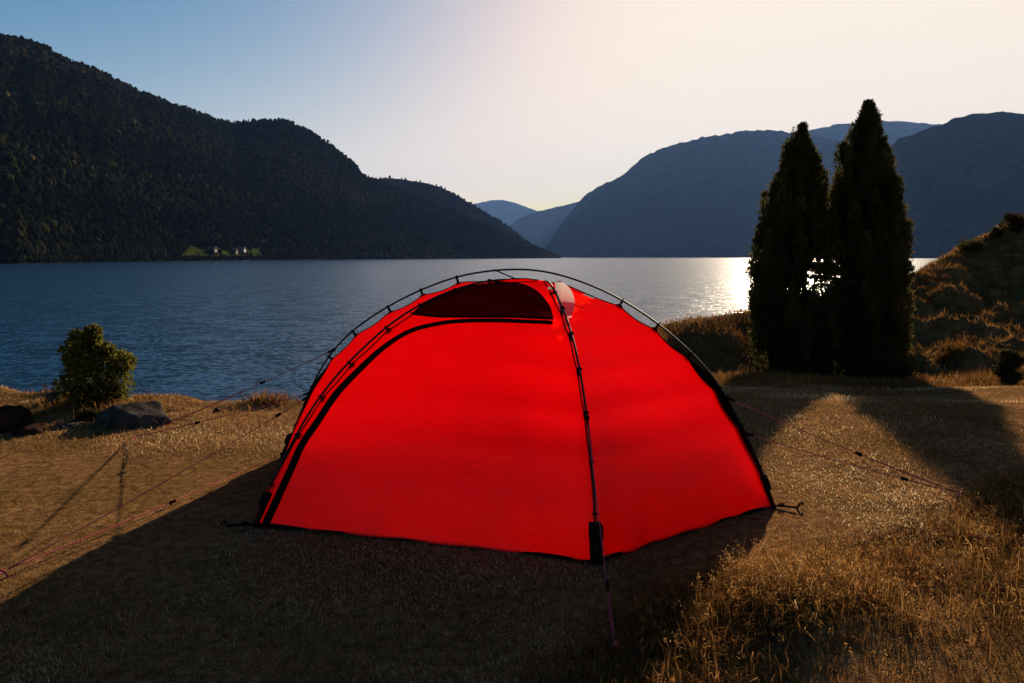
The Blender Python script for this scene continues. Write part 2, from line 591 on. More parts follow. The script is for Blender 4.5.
# ------------------------------------------------------------------ mountains
def mountain(name, ridge, shore, mat, cols=220, rows=90, amp=0.06, prof=0.8, seed=1, gully=6.0, fine=0.012, back=0.7):
    """ridge: (px, py, distance) seen along the crest; shore: (px, distance) of the waterline"""
    rp = np.array([p[0] for p in ridge], float)
    sx = np.array([p[0] for p in shore], float)
    px = np.linspace(rp[0], rp[-1], cols)
    R = np.array([at_y(a, b_, c_) for a, b_, c_ in zip(px, np.interp(px, rp, [p[1] for p in ridge]), np.interp(px, rp, [p[2] for p in ridge]))])
    Ys = np.interp(px, sx, [p[1] for p in shore])
    S = np.stack([R[:, 0] / R[:, 1] * Ys, Ys, np.full(cols, WATER)], -1)
    vv = np.concatenate([[-0.04], np.linspace(0, 1, rows), 1 + np.linspace(0.04, 1, 16) * back])
    H = R[:, 2] - WATER
    G = np.empty((len(vv), cols, 3))
    for i, t in enumerate(vv):
        G[i, :, :2] = S[:, :2] + (R - S)[:, :2] * t
        if t < 0:
            G[i, :, 2] = WATER - 8
            continue
        h = H * (t ** prof) if t <= 1 else H * (1 - ((t - 1) / back) ** 1.4 * 0.95)
        u = np.arange(cols) / cols
        am = math.sin(math.pi * min(t, 1.0)) ** 0.6 if t <= 1 else min(1, (t - 1) * 3)
        nz = fbm(u * gully * 3, np.full(cols, t * 1.8), 4, seed) * amp * am - np.abs(fbm(u * gully * 5 + 0.4 * t, np.full(cols, t * 0.9), 3, seed + 9)) * amp * 0.8 * am
        fz = fbm(u * cols / 3.0, np.full(cols, t * 30), 3, seed + 20) * fine * min(1, t * 12)
        G[i, :, 2] = WATER + h * (1 + nz + fz) + (0.4 if t == 0 else 0)
    o = link(name, grid_mesh(name, G), mat, smooth=True)
    tag(o, kind="structure")
    return G


def rock_forest_mat(name, dark, mid, light, scale):
    m, nt, out = new_mat(name)
    v = objvec(nt)
    f = noise_out(nt, scale, 8, 0.65, v)
    f2 = noise_out(nt, scale * 12, 6, 0.7, v)
    a = N(nt, "ShaderNodeMath", operation="MULTIPLY_ADD")
    a.inputs[1].default_value = 0.6
    L(nt, f2, a.inputs[0])
    a2 = N(nt, "ShaderNodeMath", operation="MULTIPLY")
    a2.inputs[1].default_value = 0.5
    L(nt, f, a2.inputs[0])
    L(nt, a2.outputs[0], a.inputs[2])
    b = N(nt, "ShaderNodeBsdfPrincipled")
    b.inputs["Roughness"].default_value = 0.95
    b.inputs["Specular IOR Level"].default_value = 0.0
    L(nt, ramp(nt, [(0.35, dark), (0.55, mid), (0.78, light)], a.outputs[0]), b.inputs["Base Color"])
    bp = N(nt, "ShaderNodeBump")
    bp.inputs["Strength"].default_value = 0.6
    bp.inputs["Distance"].default_value = 0.06 / scale
    L(nt, f2, bp.inputs["Height"])
    L(nt, bp.outputs[0], b.inputs["Normal"])
    L(nt, b.outputs[0], out.inputs["Surface"])
    return m


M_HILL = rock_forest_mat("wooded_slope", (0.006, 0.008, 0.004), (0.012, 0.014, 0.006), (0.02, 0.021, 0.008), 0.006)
M_FAR = rock_forest_mat("far_slope", (0.015, 0.022, 0.012), (0.035, 0.042, 0.022), (0.10, 0.10, 0.08), 0.0016)

ridge_l = [(-420, 40, 950), (-260, 22, 980), (-120, 30, 1030), (-50, 34, 1080), (0, 37, 1120), (20, 40, 1140), (45, 49, 1170), (70, 62, 1210), (95, 69, 1250), (115, 80, 1300), (140, 93, 1360),
           (165, 101, 1430), (190, 109, 1520), (215, 119, 1600), (232, 123, 1680), (255, 121, 1760), (283, 120, 1840), (300, 127, 1890), (320, 137, 1940), (340, 151, 1980),
           (355, 163, 2010), (364, 176, 2030), (380, 181, 2060), (400, 190, 2110), (430, 202, 2180), (460, 214, 2260), (490, 227, 2350), (520, 241, 2480), (545, 251, 2620), (562, 258.2, 2750)]
shore_l = [(-420, 330), (-120, 410), (0, 470), (100, 600), (200, 800), (300, 1120), (400, 1480), (500, 2050), (562, 2700)]
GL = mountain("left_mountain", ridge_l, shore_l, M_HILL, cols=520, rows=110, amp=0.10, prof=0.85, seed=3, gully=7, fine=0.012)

ridge_l2 = [(300, 190, 3000), (360, 182, 3000), (385, 178, 3000), (400, 179, 3000), (420, 182, 3050), (440, 187, 3100), (460, 197, 3150), (480, 209, 3200), (500, 221, 3250), (520, 236, 3300), (545, 256, 3350)]
shore_l2 = [(300, 2350), (545, 3000)]
GL2 = mountain("left_mountain_behind", ridge_l2, shore_l2, M_HILL, cols=160, rows=60, amp=0.08, prof=0.85, seed=13, gully=4, fine=0.015)

mountain("far_mountain", [(430, 225, 18850), (460, 206, 18850), (478, 203, 18850), (492, 200, 18850), (503, 199.5, 18850), (515, 203, 18850), (538, 211, 18850), (560, 222, 18850), (600, 240, 18850)],
         [(430, 16675), (600, 16675)], M_FAR, cols=120, rows=40, amp=0.06, seed=23, gully=3)
mountain("middle_mountain", [(500, 240, 11890), (508, 226, 11890), (520, 218, 11890), (532, 213, 11890), (545, 209.5, 11890), (560, 206, 12035), (582, 201, 12180), (620, 190, 12470), (700, 180, 12760)],
         [(500, 11020), (700, 10150)], M_FAR, cols=140, rows=50, amp=0.07, seed=33, gully=3)
ridge_r = [(536, 257, 7830), (546, 247, 7902), (556, 232, 7975), (566, 218, 8047), (576, 206, 8120), (584, 196, 8192), (600, 185.5, 8265), (620, 177, 8337), (632, 167, 8410), (641, 159, 8410), (655, 151, 8482), (672, 145, 8555), (685, 142, 8555),
           (705, 136.5, 8627), (725, 134, 8700), (745, 131, 8700), (767, 129.5, 8700), (782, 131, 8700), (800, 134, 8700), (840, 140, 8700), (900, 150, 8700), (1000, 170, 8700)]
shore_r = [(536, 7540), (600, 6815), (700, 6380), (800, 6090), (1000, 5800)]
mountain("right_mountain", ridge_r, shore_r, M_FAR, cols=320, rows=80, amp=0.10, seed=43, gully=7, fine=0.014)
mountain("right_mountain_behind", [(700, 150, 12325), (760, 137, 12325), (800, 131, 12325), (816, 129, 12325), (835, 124.5, 12325), (856, 122, 12325), (880, 120.5, 12325), (896, 120.5, 12325), (936, 124, 12325), (1000, 130, 12325), (1100, 140, 12325)],
         [(700, 10150), (1100, 10150)], M_FAR, cols=160, rows=50, amp=0.06, seed=53, gully=4)
mountain("right_mountain_near", [(840, 200, 4067), (870, 165, 4067), (899, 139, 4067), (920, 131.5, 4067), (939, 126, 4017), (955, 118, 3968), (970, 113.5, 3968), (991, 112, 3918), (1024, 113, 3868), (1080, 105, 3868), (1180, 112, 3769), (1350, 130, 3670), (1600, 150, 3571)],
         [(840, 3273), (950, 2976), (1600, 2380)], M_FAR, cols=220, rows=70, amp=0.11, seed=63, gully=6, fine=0.016)
# low wooded point at the foot of the right shore
mountain("right_shore_point", [(722, 256.8, 5900), (740, 250, 5900), (752, 245, 5900), (765, 240, 5900), (790, 233, 5900), (860, 226, 5900)], [(722, 5700), (860, 5300)], M_FAR, cols=80, rows=30, amp=0.08, seed=73, gully=2)

# ------------------------------------------------------------------ forest on the left shore
ico_bm = bmesh.new()
bmesh.ops.create_icosphere(ico_bm, subdivisions=1, radius=1.0)
ICO_V = np.array([v_.co[:] for v_ in ico_bm.verts])
ICO_F = np.array([[v_.index for v_ in f_.verts] for f_ in ico_bm.faces])
ico_bm.free()


def forest(name, G, count, hmin, hmax, label, keep):
    rows = 110 if G is GL else 60
    i = RNG.uniform(0, 1, count) ** 1.15 * (rows - 1) + 1
    j = RNG.uniform(0, 1, count) ** 0.8 * (G.shape[1] - 2)
    ns_ = count // 9
    i[:ns_] = 1 + RNG.uniform(0, 1.6, ns_)
    i0, j0 = i.astype(int), j.astype(int)
    fi, fj = (i - i0)[:, None], (j - j0)[:, None]
    i1 = np.minimum(i0 + 1, G.shape[0] - 1)
    P = (G[i0, j0] * (1 - fj) + G[i0, j0 + 1] * fj) * (1 - fi) + (G[i1, j0] * (1 - fj) + G[i1, j0 + 1] * fj) * fi
    ok = keep(P)
    P = P[ok]
    n = len(P)
    h = RNG.uniform(hmin, hmax, n)
    shore = P[:, 2] < 1.0
    h = np.where(shore, h * 0.6, h)
    r = h * RNG.uniform(0.28, 0.46, n)
    con = RNG.uniform(0, 1, n) < 0.35     # some narrow conifers
    r = np.where(con, h * 0.22, r)
    V = np.repeat(ICO_V[None], n, 0).copy()
    V *= 1 + RNG.normal(0, 0.22, (n, len(ICO_V), 1))
    zz = (V[:, :, 2] + 1) * 0.5
    taper = np.where(con[:, None], 1.25 - zz * 1.15, 1.0)
    V[:, :, 0] *= taper * r[:, None]
    V[:, :, 1] *= taper * r[:, None]
    V[:, :, 2] = zz * h[:, None] - 0.8
    V += P[:, None]
    fl = (np.arange(n)[:, None, None] * len(ICO_V) + ICO_F[None]).reshape(-1)
    patch = fbm(P[:, 0] / 170, P[:, 2] / 80, 4, 5)
    tint = np.clip(RNG.beta(1.6, 2.6, n) + patch * 0.8 - np.where(con, 0.2, 0) + 0.22 * np.exp(-P[:, 2] / 70.0) - 0.06 , 0, 1)  # lower crowns lighter: broadleaf colour, plus highlights painted into the tint
    me = np_mesh(name, V.reshape(-1, 3), fl, np.full(n * len(ICO_F), 3), {"tint": np.repeat(tint, len(ICO_V))})
    tag(link(name, me, M_WOOD), label, "forest", kind="stuff")


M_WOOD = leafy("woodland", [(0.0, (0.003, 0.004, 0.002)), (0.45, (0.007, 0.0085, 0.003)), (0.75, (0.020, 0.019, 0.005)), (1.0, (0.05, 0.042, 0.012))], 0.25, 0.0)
FX = on_z(205, 258, 0).normalized()


def clear_field(P):
    ang = P[:, 0] / P[:, 1] * F + 512
    field = (ang > 166) & (ang < 264) & (P[:, 2] < 13.5) & (P[:, 2] > 0.6)
    return ~(field & (fbm(ang / 9.0, P[:, 2] / 5.0, 3, 66) > -0.16)) & (P[:, 2] > WATER + 0.1)


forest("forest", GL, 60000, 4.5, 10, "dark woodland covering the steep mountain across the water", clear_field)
forest("distant_forest", GL2, 5000, 8, 14, "dim woodland on the second ridge behind the wooded mountain", lambda P: P[:, 2] > -100)

# meadow with a few farm buildings at the water's edge
_cpx = np.linspace(ridge_l[0][0], ridge_l[-1][0], GL.shape[1])


def on_slope(px, h):
    """point of the wooded slope at height h above the lake, seen in column px"""
    j = np.interp(px, _cpx, np.arange(len(_cpx)))
    j0 = int(j)
    col = GL[1:60, j0] * (1 - j + j0) + GL[1:60, j0 + 1] * (j - j0)
    zz_ = np.maximum.accumulate(col[:, 2] + np.arange(59) * 1e-4) - WATER
    return Vector((np.interp(h, zz_, col[:, 0]), np.interp(h, zz_, col[:, 1]), h + WATER))


fp = []
for px in np.linspace(166, 264, 60):
    row = []
    for h in np.linspace(4.2, 14.5, 9):
        p = on_slope(px, h)
        row.append((p.x * 0.9975, p.y * 0.9975, p.z + 1.1 + 0.3 * math.sin(px * 0.3 + h)))
    fp.append(row)
M_MEADOW = simple("meadow_grass", (0.024, 0.030, 0.005), 0.95, 0.8, 0.06, spec=0.0)
tag(link("meadow_field", grid_mesh("meadow_field", np.array(fp)), M_MEADOW, smooth=True), kind="structure")

M_WHITEWASH = simple("white_boards", (0.16, 0.16, 0.155), 0.7, 0.1, 1.0)
M_BROWNWALL = simple("brown_boards", (0.05, 0.025, 0.018), 0.8, 0.2, 1.0)
M_SLATE = simple("slate_roof", (0.06, 0.06, 0.065), 0.6, 0.2, 1.0)
M_PANE = simple("dark_pane", (0.03, 0.04, 0.05), 0.1, 0.1, 1.0)


def farmhouse(px, dY, w_, d_, h_, wallm, label):
    p = on_slope(px, dY)
    p = Vector((p.x * 0.9935, p.y * 0.9935, 0))
    z0 = WATER + dY + 0.4
    root = empty("farmhouse", (p.x, p.y, z0), label, "house", "farm buildings on the far shore")
    bm = bmesh.new()
    box_bm(bm, (p.x, p.y, z0 + h_ / 2 - 0.5), Vector((w_ / 2, 0, 0)), Vector((0, d_ / 2, 0)), Vector((0, 0, h_ / 2 + 0.5)))
    bm_obj("wall", bm, wallm, root)
    bm = bmesh.new()
    e = 0.4
    zr = z0 + h_ + d_ * 0.42
    prof = [(-d_ / 2 - e, z0 + h_ - 0.1), (0, zr), (d_ / 2 + e, z0 + h_ - 0.1), (d_ / 2 + e, z0 + h_ + 0.2), (0, zr + 0.35), (-d_ / 2 - e, z0 + h_ + 0.2)]
    A = [bm.verts.new((p.x - w_ / 2 - e, p.y + q[0], q[1])) for q in prof]
    B = [bm.verts.new((p.x + w_ / 2 + e, p.y + q[0], q[1])) for q in prof]
    for i in range(6):
        bm.faces.new((A[i], A[(i + 1) % 6], B[(i + 1) % 6], B[i]))
    for f_ in ((0, 1, 4, 5), (1, 2, 3, 4)):
        bm.faces.new([A[i] for i in f_])
        bm.faces.new([B[i] for i in f_][::-1])
    bm_obj("roof", bm, M_SLATE, root)
    for k_ in (-0.3, 0.0, 0.3):
        bm = bmesh.new()
        box_bm(bm, (p.x + k_ * w_, p.y - d_ / 2 - 0.02, z0 + h_ * 0.55), Vector((0.55, 0, 0)), Vector((0, 0.06, 0)), Vector((0, 0, 0.7)))
        bm_obj("window", bm, M_PANE, root)


farmhouse(235.5, 11.5, 8.5, 6.5, 3.2, M_WHITEWASH, "small white house at the edge of the bright meadow across the water")
farmhouse(227, 9.5, 9, 6, 2.6, M_BROWNWALL, "low brown barn on the meadow just beside the small white house")
farmhouse(203, 10.5, 13, 7, 2.8, M_BROWNWALL, "long brown barn in the middle of the far meadow")

# ------------------------------------------------------------------ junipers
M_BARK = simple("bark", (0.035, 0.022, 0.014), 0.95, 0.4, 30, 0.6)
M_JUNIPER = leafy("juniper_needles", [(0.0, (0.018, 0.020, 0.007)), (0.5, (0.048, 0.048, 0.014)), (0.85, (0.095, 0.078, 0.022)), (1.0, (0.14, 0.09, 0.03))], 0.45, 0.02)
M_BUSH = leafy("bush_leaves", [(0.0, (0.0495, 0.0432, 0.0088)), (0.5, (0.1155, 0.1148, 0.0220)), (0.85, (0.1760, 0.1350, 0.0275)), (1.0, (0.2420, 0.1755, 0.0440))], 0.45, 0.04)
M_SHRUB = leafy("shrub_leaves", [(0.0, (0.02, 0.016, 0.007)), (0.5, (0.05, 0.035, 0.013)), (1.0, (0.10, 0.065, 0.022))], 0.35, 0.02)


def sprays(name, P, out_dir, size, width, mat, parent, leaves=5, spread=0.55, tint=None):
    n = len(P)
    k = leaves
    base = np.repeat(P, k, 0)
    D = np.repeat(out_dir, k, 0) + RNG.normal(0, spread, (n * k, 3))
    D /= np.linalg.norm(D, axis=1, keepdims=True)
    W = np.cross(D, RNG.normal(0, 1, (n * k, 3)))
    W /= np.linalg.norm(W, axis=1, keepdims=True) + 1e-9
    s = np.repeat(size, k)[:, None] * RNG.uniform(0.5, 1.1, (n * k, 1))
    w_ = np.repeat(width, k)[:, None] * RNG.uniform(0.7, 1.2, (n * k, 1))
    base = base + RNG.normal(0, 0.25, (n * k, 3)) * s
    V = np.stack([base - W * w_ * 0.3, base + D * s * 0.5 - W * w_ * 0.5, base + D * s, base + D * s * 0.5 + W * w_ * 0.5], 1)
    if tint is None:
        tint = RNG.beta(2, 2.5, n)
    t = np.clip(np.repeat(tint, k) + RNG.normal(0, 0.08, n * k), 0, 1)
    me = np_mesh(name, V.reshape(-1, 3), np.arange(n * k * 4), np.full(n * k, 4), {"tint": np.repeat(t, 4)})
    return link(name, me, mat, parent)


def juniper(outline, Y, base_px, base_py, tips, label, holes, trims):
    base = at_y(base_px, base_py, Y)
    gz = float(ground_z(base.x, base.y))
    root = empty("juniper_tree", (base.x, base.y, gz), label, "tree", "pair of junipers")
    o = np.array(outline, float)[::-1]
    zz = np.array([at_y(512, p[0], Y).z for p in o])
    trim = np.clip((o[:, 0] - 125) / 40.0, 0, 1)
    xl = np.array([at_y(p[1] + trims[0] * t_, p[0], Y).x for p, t_ in zip(o, trim)])
    xr = np.array([at_y(p[2] - trims[1] * t_, p[0], Y).x for p, t_ in zip(o, trim)])
    rg = np.random.default_rng(int(base_px))
    H_ = zz[-1] - zz[0]
    Ps, Ds, Us = [], [], []
    Ls = []
    for c_ in range(620):          # upright plumes: each a slender flame of shoots
        h0 = zz[0] + H_ * rg.uniform(0, 1) ** 1.15 * 0.97
        ln_ = rg.uniform(0.45, 1.15) * (1 - 0.45 * (h0 - zz[0]) / H_)
        ln_ = min(ln_, max(0.12, (zz[-1] - h0) * rg.uniform(0.85, 1.03)))
        hm = min(h0 + ln_ * 0.35, zz[-1])
        l, r = np.interp(hm, zz, xl), np.interp(hm, zz, xr)
        w_ = (r - l) / 2
        a_ = rg.uniform(0, 2 * np.pi)
        q = rg.uniform(0, 1) ** 0.40
        pr = min(0.11 + 0.09 * rg.uniform(), 0.32 * w_ + 0.02)
        rad = max(0, w_ * q * 1.02 - pr * 0.72)
        cx, cy_ = (l + r) / 2 + math.cos(a_) * rad, base.y + math.sin(a_) * rad * 0.95
        top_h = h0 + ln_
        k_ = int(88 * (0.5 + w_))
        Ls.append(None)
        t = rg.uniform(0, 1, k_) ** 0.9
        prof = np.sin(np.pi * np.clip(t * 0.86 + 0.10, 0, 1)) ** 0.8 * (1 - 0.45 * t)
        an, rr = rg.uniform(0, 2 * np.pi, k_), pr * prof * rg.uniform(0, 1, k_) ** 0.5
        lean = 0.16 * (1 if q > 0.6 else 0) * t * ln_ * rg.uniform(-0.5, 1)
        # keep the crown's taper: the tip bends back to the axis where the crown narrows
        lt = np.interp(np.minimum(h0 + t * ln_, zz[-1]), zz, (xr - xl) / 2)
        rr = rr * np.clip(lt / pr, 0.1, 1)
        Ls[-1] = lt
        pull = np.clip(rad - lt * 1.0, 0, None)
        Ps.append(np.stack([cx + np.cos(an) * rr + math.cos(a_) * (lean - pull), cy_ + np.sin(an) * rr + math.sin(a_) * (lean - pull), np.minimum(h0 + t * ln_, zz[-1] + 0.05)], -1))
        Ds.append(np.stack([np.cos(an) * 0.45 + math.cos(a_) * 0.2, np.sin(an) * 0.45 + math.sin(a_) * 0.2, np.full(k_, 1.25)], -1))
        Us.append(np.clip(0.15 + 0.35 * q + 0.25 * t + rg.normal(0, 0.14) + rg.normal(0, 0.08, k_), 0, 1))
    P, D, tints, lts = np.concatenate(Ps), np.concatenate(Ds), np.concatenate(Us), np.concatenate(Ls)
    ok = np.ones(len(P), bool)
    for hx, hz, sx, sz in holes:
        hw = at_y(hx, hz, Y)
        q = ((P[:, 0] - hw.x) / (sx / F * Y)) ** 2 + ((P[:, 2] - hw.z) / (sz / F * Y)) ** 2
        ok &= ~((q < 1) & (vnoise(P[:, 0] * 15 + 3, P[:, 2] * 12, 4) > -0.02))
    P, D, tints, lts = P[ok], D[ok], tints[ok], lts[ok]
    sz_ = RNG.uniform(0.045, 0.11, len(P)) * np.clip(lts / 0.4 + 0.25, 0.4, 1)
    extra, ed, es = [], [], []
    for (tx, ty) in tips:           # leader shoots
        tp = at_y(tx, ty, Y)
        for q in np.linspace(0, 1, 60):
            extra.append((tp.x + RNG.normal(0, 0.006 + 0.04 * q), base.y + RNG.normal(0, 0.006 + 0.04 * q), tp.z - 0.07 - 0.45 * q))
            ed.append((RNG.normal(0, 0.3), RNG.normal(0, 0.3), 1))
            es.append(0.055)
    P = np.concatenate([P, np.array(extra)])
    D = np.concatenate([D, np.array(ed)])
    sz_ = np.concatenate([sz_, np.array(es)])
    tint = np.concatenate([tints, np.full(len(extra), 0.5)])
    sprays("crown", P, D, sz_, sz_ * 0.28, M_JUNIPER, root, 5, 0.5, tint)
    bm = bmesh.new()
    top = at_y(tips[0][0], tips[0][1] + 40, Y)
    for k_ in range(5):
        a_ = k_ * 1.26 + 0.4
        b0 = Vector((base.x + 0.07 * math.cos(a_), base.y + 0.07 * math.sin(a_), gz - 0.08))
        e0 = Vector((top.x + 0.45 * math.cos(a_) * (k_ > 0), base.y + 0.4 * math.sin(a_) * (k_ > 0), top.z - 0.9 * (k_ > 0) - 0.3 * k_))
        pts, rs = [], []
        for q in np.linspace(0, 1, 9):
            p = b0.lerp(e0, q) + Vector((math.cos(a_), math.sin(a_), 0)) * 0.18 * math.sin(q * math.pi) * (k_ > 0)
            pts.append(p + Vector((random.gauss(0, .012), random.gauss(0, .012), 0)))
            rs.append(0.075 * (1 - q) ** 0.8 * (1 if k_ == 0 else 0.6) + 0.008)
        tube_bm(bm, pts, rs, 8)
    bm_obj("trunk", bm, M_BARK, root, True)
    return root


TREE_Y = 15.0
juniper([(123, 804, 808), (135, 797, 808), (150, 788, 812), (160, 781, 815), (178, 776, 822), (200, 770, 828), (218, 760, 830), (240, 756, 832), (261, 755, 833), (280, 751, 835), (310, 749, 836),
         (335, 752, 836), (360, 758, 835), (380, 770, 830), (392, 780, 820)], TREE_Y, 800, 384, [(806, 123), (792, 132), (816, 155)],
        "slimmer shorter dark juniper with a forked top, beside its taller neighbour", [(810, 274, 24, 22), (790, 284, 18, 12), (828, 286, 8, 10)], (0, -2))
juniper([(100, 866, 870), (110, 862, 873), (120, 860, 880), (132, 855, 885), (148, 848, 889), (160, 838, 893), (170, 836, 898), (185, 834, 904), (203, 832, 908), (220, 831, 910), (234, 830, 912),
         (261, 829, 913), (300, 828, 913), (340, 828, 912), (357, 832, 908), (375, 842, 898), (384, 852, 890)], TREE_Y + 0.3, 868, 379, [(868, 100), (881, 118), (848, 146), (890, 146)],
        "taller broader dark juniper with a single pointed top, next to the forked one", [(842, 280, 8, 12)], (-2, 6))


def bush(name, px, py_base, Y, w_px, h_px, mat, label, cat="bush", group=None, count=1500, leaf=0.035, lobes=9, seed=1, stems=True, lead=False):
    rg = np.random.default_rng(seed)
    b0 = at_y(px, py_base, Y)
    gz = float(ground_z(b0.x, b0.y))
    root = empty(name, (b0.x, b0.y, gz), label, cat, group)
    R_ = w_px / 2 / F * Y
    H_ = h_px / F * Y + (b0.z - gz)
    cs = []
    for i in range(lobes):
        a_ = rg.uniform(0, 6.28)
        q = rg.uniform(0.05, 0.68)
        cs.append((R_ * q * math.cos(a_), R_ * q * math.sin(a_), H_ * rg.uniform(0.12, 0.74), R_ * rg.uniform(0.3, 0.5)))
    if lead:
        cs = [(R_ * a_, R_ * rg.uniform(-0.35, 0.35), H_ * b_, R_ * c_) for a_, b_, c_ in ((0, .34, .48), (-.52, .28, .40), (.48, .28, .42), (-.34, .66, .40), (.28, .60, .44), (.62, .52, .34), (-.62, .5, .30),
              (0, .6, .5), (.06, .80, .26), (-.42, .82, .2), (.55, .68, .24), (-.15, .16, .4), (.3, .14, .4))]
        cs.append((R_ * 0.12, 0, H_ * 0.9, R_ * 0.16))
        cs.append((R_ * 0.1, 0, H_ * 0.8, R_ * 0.22))
    cs = np.array(cs)
    ci = rg.integers(0, len(cs), count)
    D = rg.normal(0, 1, (count, 3))
    D /= np.linalg.norm(D, axis=1, keepdims=True)
    rr = cs[ci, 3] * rg.uniform(0, 1, count) ** 0.45
    P = cs[ci, :3] + D * rr[:, None] * np.array([1, 1, 0.9])
    P[:, 2] = np.maximum(P[:, 2], 0.02)
    P += np.array([b0.x, b0.y, gz])
    Dd = D.copy()
    Dd[:, 2] += 0.6
    sprays("foliage", P, Dd, np.full(count, leaf), np.full(count, leaf * 0.5), mat, root, 4, 0.6)
    bm = bmesh.new()
    for i in range(7):
        t_ = cs[rg.integers(0, len(cs))]
        p0 = Vector((b0.x + rg.normal(0, 0.03 * R_), b0.y + rg.normal(0, 0.03 * R_), gz - 0.03))
        p1 = Vector((b0.x + t_[0], b0.y + t_[1], gz + t_[2]))
        pts = [p0.lerp(p1, q) + Vector((0, 0, 0.12 * H_ * math.sin(q * 3.14))) for q in np.linspace(0, 1, 6)]
        tube_bm(bm, pts, [0.014 * R_ / 0.3 * (1 - 0.75 * q) for q in np.linspace(0, 1, 6)], 5)
    bm_obj("stem", bm, M_BARK, root, True)
    return root


bush("leafy_bush", 94, 402, 5.25, 74, 80, M_BUSH, "small rounded olive brown bush on the shore edge beside the grey boulder", count=3200, leaf=0.036, lobes=14, seed=4, lead=True)
bush("low_shrub", 884, 379, 13.9, 74, 26, M_SHRUB, "low dark brown shrub spreading at the foot of the taller juniper", "shrub", count=2600, leaf=0.05, lobes=12, seed=5)
bush("low_shrub", 1012, 357, 10.8, 30, 24, M_SHRUB, "small dark shrub in the dry grass at the foot of the hill", "shrub", count=2200, leaf=0.045, lobes=18, seed=26)
bush("low_shrub", 996, 243, 28.4, 14, 17, M_JUNIPER, "tiny upright juniper shrub on the hilltop, darkest and most compact there", "shrub", count=700, leaf=0.09, lobes=6, seed=7)
bush("low_shrub", 1016, 236, 28.9, 28, 26, M_SHRUB, "loose brown twiggy shrub at the top of the hill", "shrub", count=1300, leaf=0.08, lobes=10, seed=8)
bush("low_shrub", 970, 249, 27.4, 24, 8, M_JUNIPER, "flat spreading juniper shrub on the hill crest, lowest of those there", "shrub", count=700, leaf=0.08, lobes=8, seed=9)
bush("low_shrub", 92, 418, 4.9, 26, 7, M_SHRUB, "low dark creeping plant between the bush and the grey boulder", "shrub", count=500, leaf=0.022, lobes=6, seed=10)

# ------------------------------------------------------------------ stones
M_GREY = simple("grey_stone", (0.044, 0.036, 0.031), 0.95, 0.6, 9, 1.0, spec=0.0)
M_BROWN = simple("brown_stone", (0.028, 0.014, 0.010), 0.95, 0.6, 9, 1.0, spec=0.0)


def stone(px, py, Y, w_px, h_px, depth, mat, label, seed, flat=0.0, group=None):
    rg = np.random.default_rng(seed)
    b0 = at_y(px, py, Y)
    gz = float(ground_z(b0.x, b0.y))
    rx, rz = w_px / 2 / F * Y, h_px / F * Y
    bm = bmesh.new()
    bmesh.ops.create_icosphere(bm, subdivisions=4, radius=1.0)
    planes = []
    for i in range(12):
        d_ = rg.normal(0, 1, 3)
        d_ /= np.linalg.norm(d_)
        planes.append((Vector(d_), rg.uniform(0.62, 0.9)))
    for v_ in bm.verts:
        for d_, k_ in planes:
            q = v_.co.dot(d_)
            if q > k_:
                v_.co -= d_ * (q - k_) * 0.85
        nn = float(fbm(v_.co.x * 3 + seed, v_.co.y * 3 + v_.co.z * 2, 4, seed))
        v_.co *= 1 + 0.26 * nn
        if flat and v_.co.z > flat:
            v_.co.z = flat + (v_.co.z - flat) * 0.25
        v_.co = Vector((v_.co.x * rx, v_.co.y * depth, v_.co.z * rz * 1.05 + 0.0)) + Vector((b0.x, b0.y, gz))
    o = bm_obj("boulder", bm, mat, None, True)
    o.data.transform(Matrix.Translation((-b0.x, -b0.y, -gz)))
    o.location = (b0.x, b0.y, gz)
    return tag(o, label, "rock", group)


stone(136, 425, 4.85, 76, 21, 0.2, M_GREY, "broad grey boulder half buried in the dry grass at the shore edge", 3)
stone(6, 428, 4.72, 44, 27, 0.2, M_BROWN, "big dark reddish brown block of rock, tallest of the stones on the left shore", 5, 0.6)
stone(29, 430, 4.6, 34, 12, 0.12, M_BROWN, "low dark slab lying against the reddish brown block of rock", 7, 0.5)
stone(56, 411, 5.3, 17, 9, 0.07, M_GREY, "small dark stone on the edge between the brown block and the bush", 9)
stone(70, 428, 4.75, 28, 6, 0.1, M_GREY, "flat pale grey stone sunk in the grass below the bush", 11, 0.4)
stone(218, 411, 5.3, 11, 6, 0.05, M_BROWN, "tiny dark stone on the terrace edge between the boulder and the tent", 13)

# ------------------------------------------------------------------ the tent
m, nt, out = new_mat("red_ripstop")
v = objvec(nt)
wr = noise_out(nt, 3.5, 5, 0.55, objvec(nt, (1.0, 1.0, 2.6)), dist=0.6)
wv = noise_out(nt, 260, 2, 0.5, v)
col = ramp(nt, [(0.3, (0.90, 0.009, 0.003)), (0.7, (0.95, 0.011, 0.004))], wv)
d_ = N(nt, "ShaderNodeBsdfDiffuse")
t_ = N(nt, "ShaderNodeBsdfTranslucent")
tr = N(nt, "ShaderNodeBsdfTransparent")
g_ = N(nt, "ShaderNodeBsdfGlossy")
g_.inputs["Roughness"].default_value = 0.4
g_.inputs["Color"].default_value = (1, 1, 1, 1)
mottle = ramp(nt, [(0.25, (0.80, 0.74, 0.74)), (0.55, (1, 1, 1))], noise_out(nt, 2.6, 6, 0.62, objvec(nt, (1, 1, 1.4)), dist=0.8))  # soft uneven tone, multiplied into the cloth colour
cm = N(nt, "ShaderNodeMix", data_type="RGBA", blend_type="MULTIPLY")
cm.inputs[0].default_value = 1
L(nt, col, cm.inputs[6])
L(nt, mottle, cm.inputs[7])
col = cm.outputs[2]
L(nt, col, d_.inputs["Color"])
L(nt, col, t_.inputs["Color"])
tr.inputs["Color"].default_value = (0.9, 0.02, 0.012, 1)
bp = N(nt, "ShaderNodeBump")
bp.inputs["Strength"].default_value = 0.5
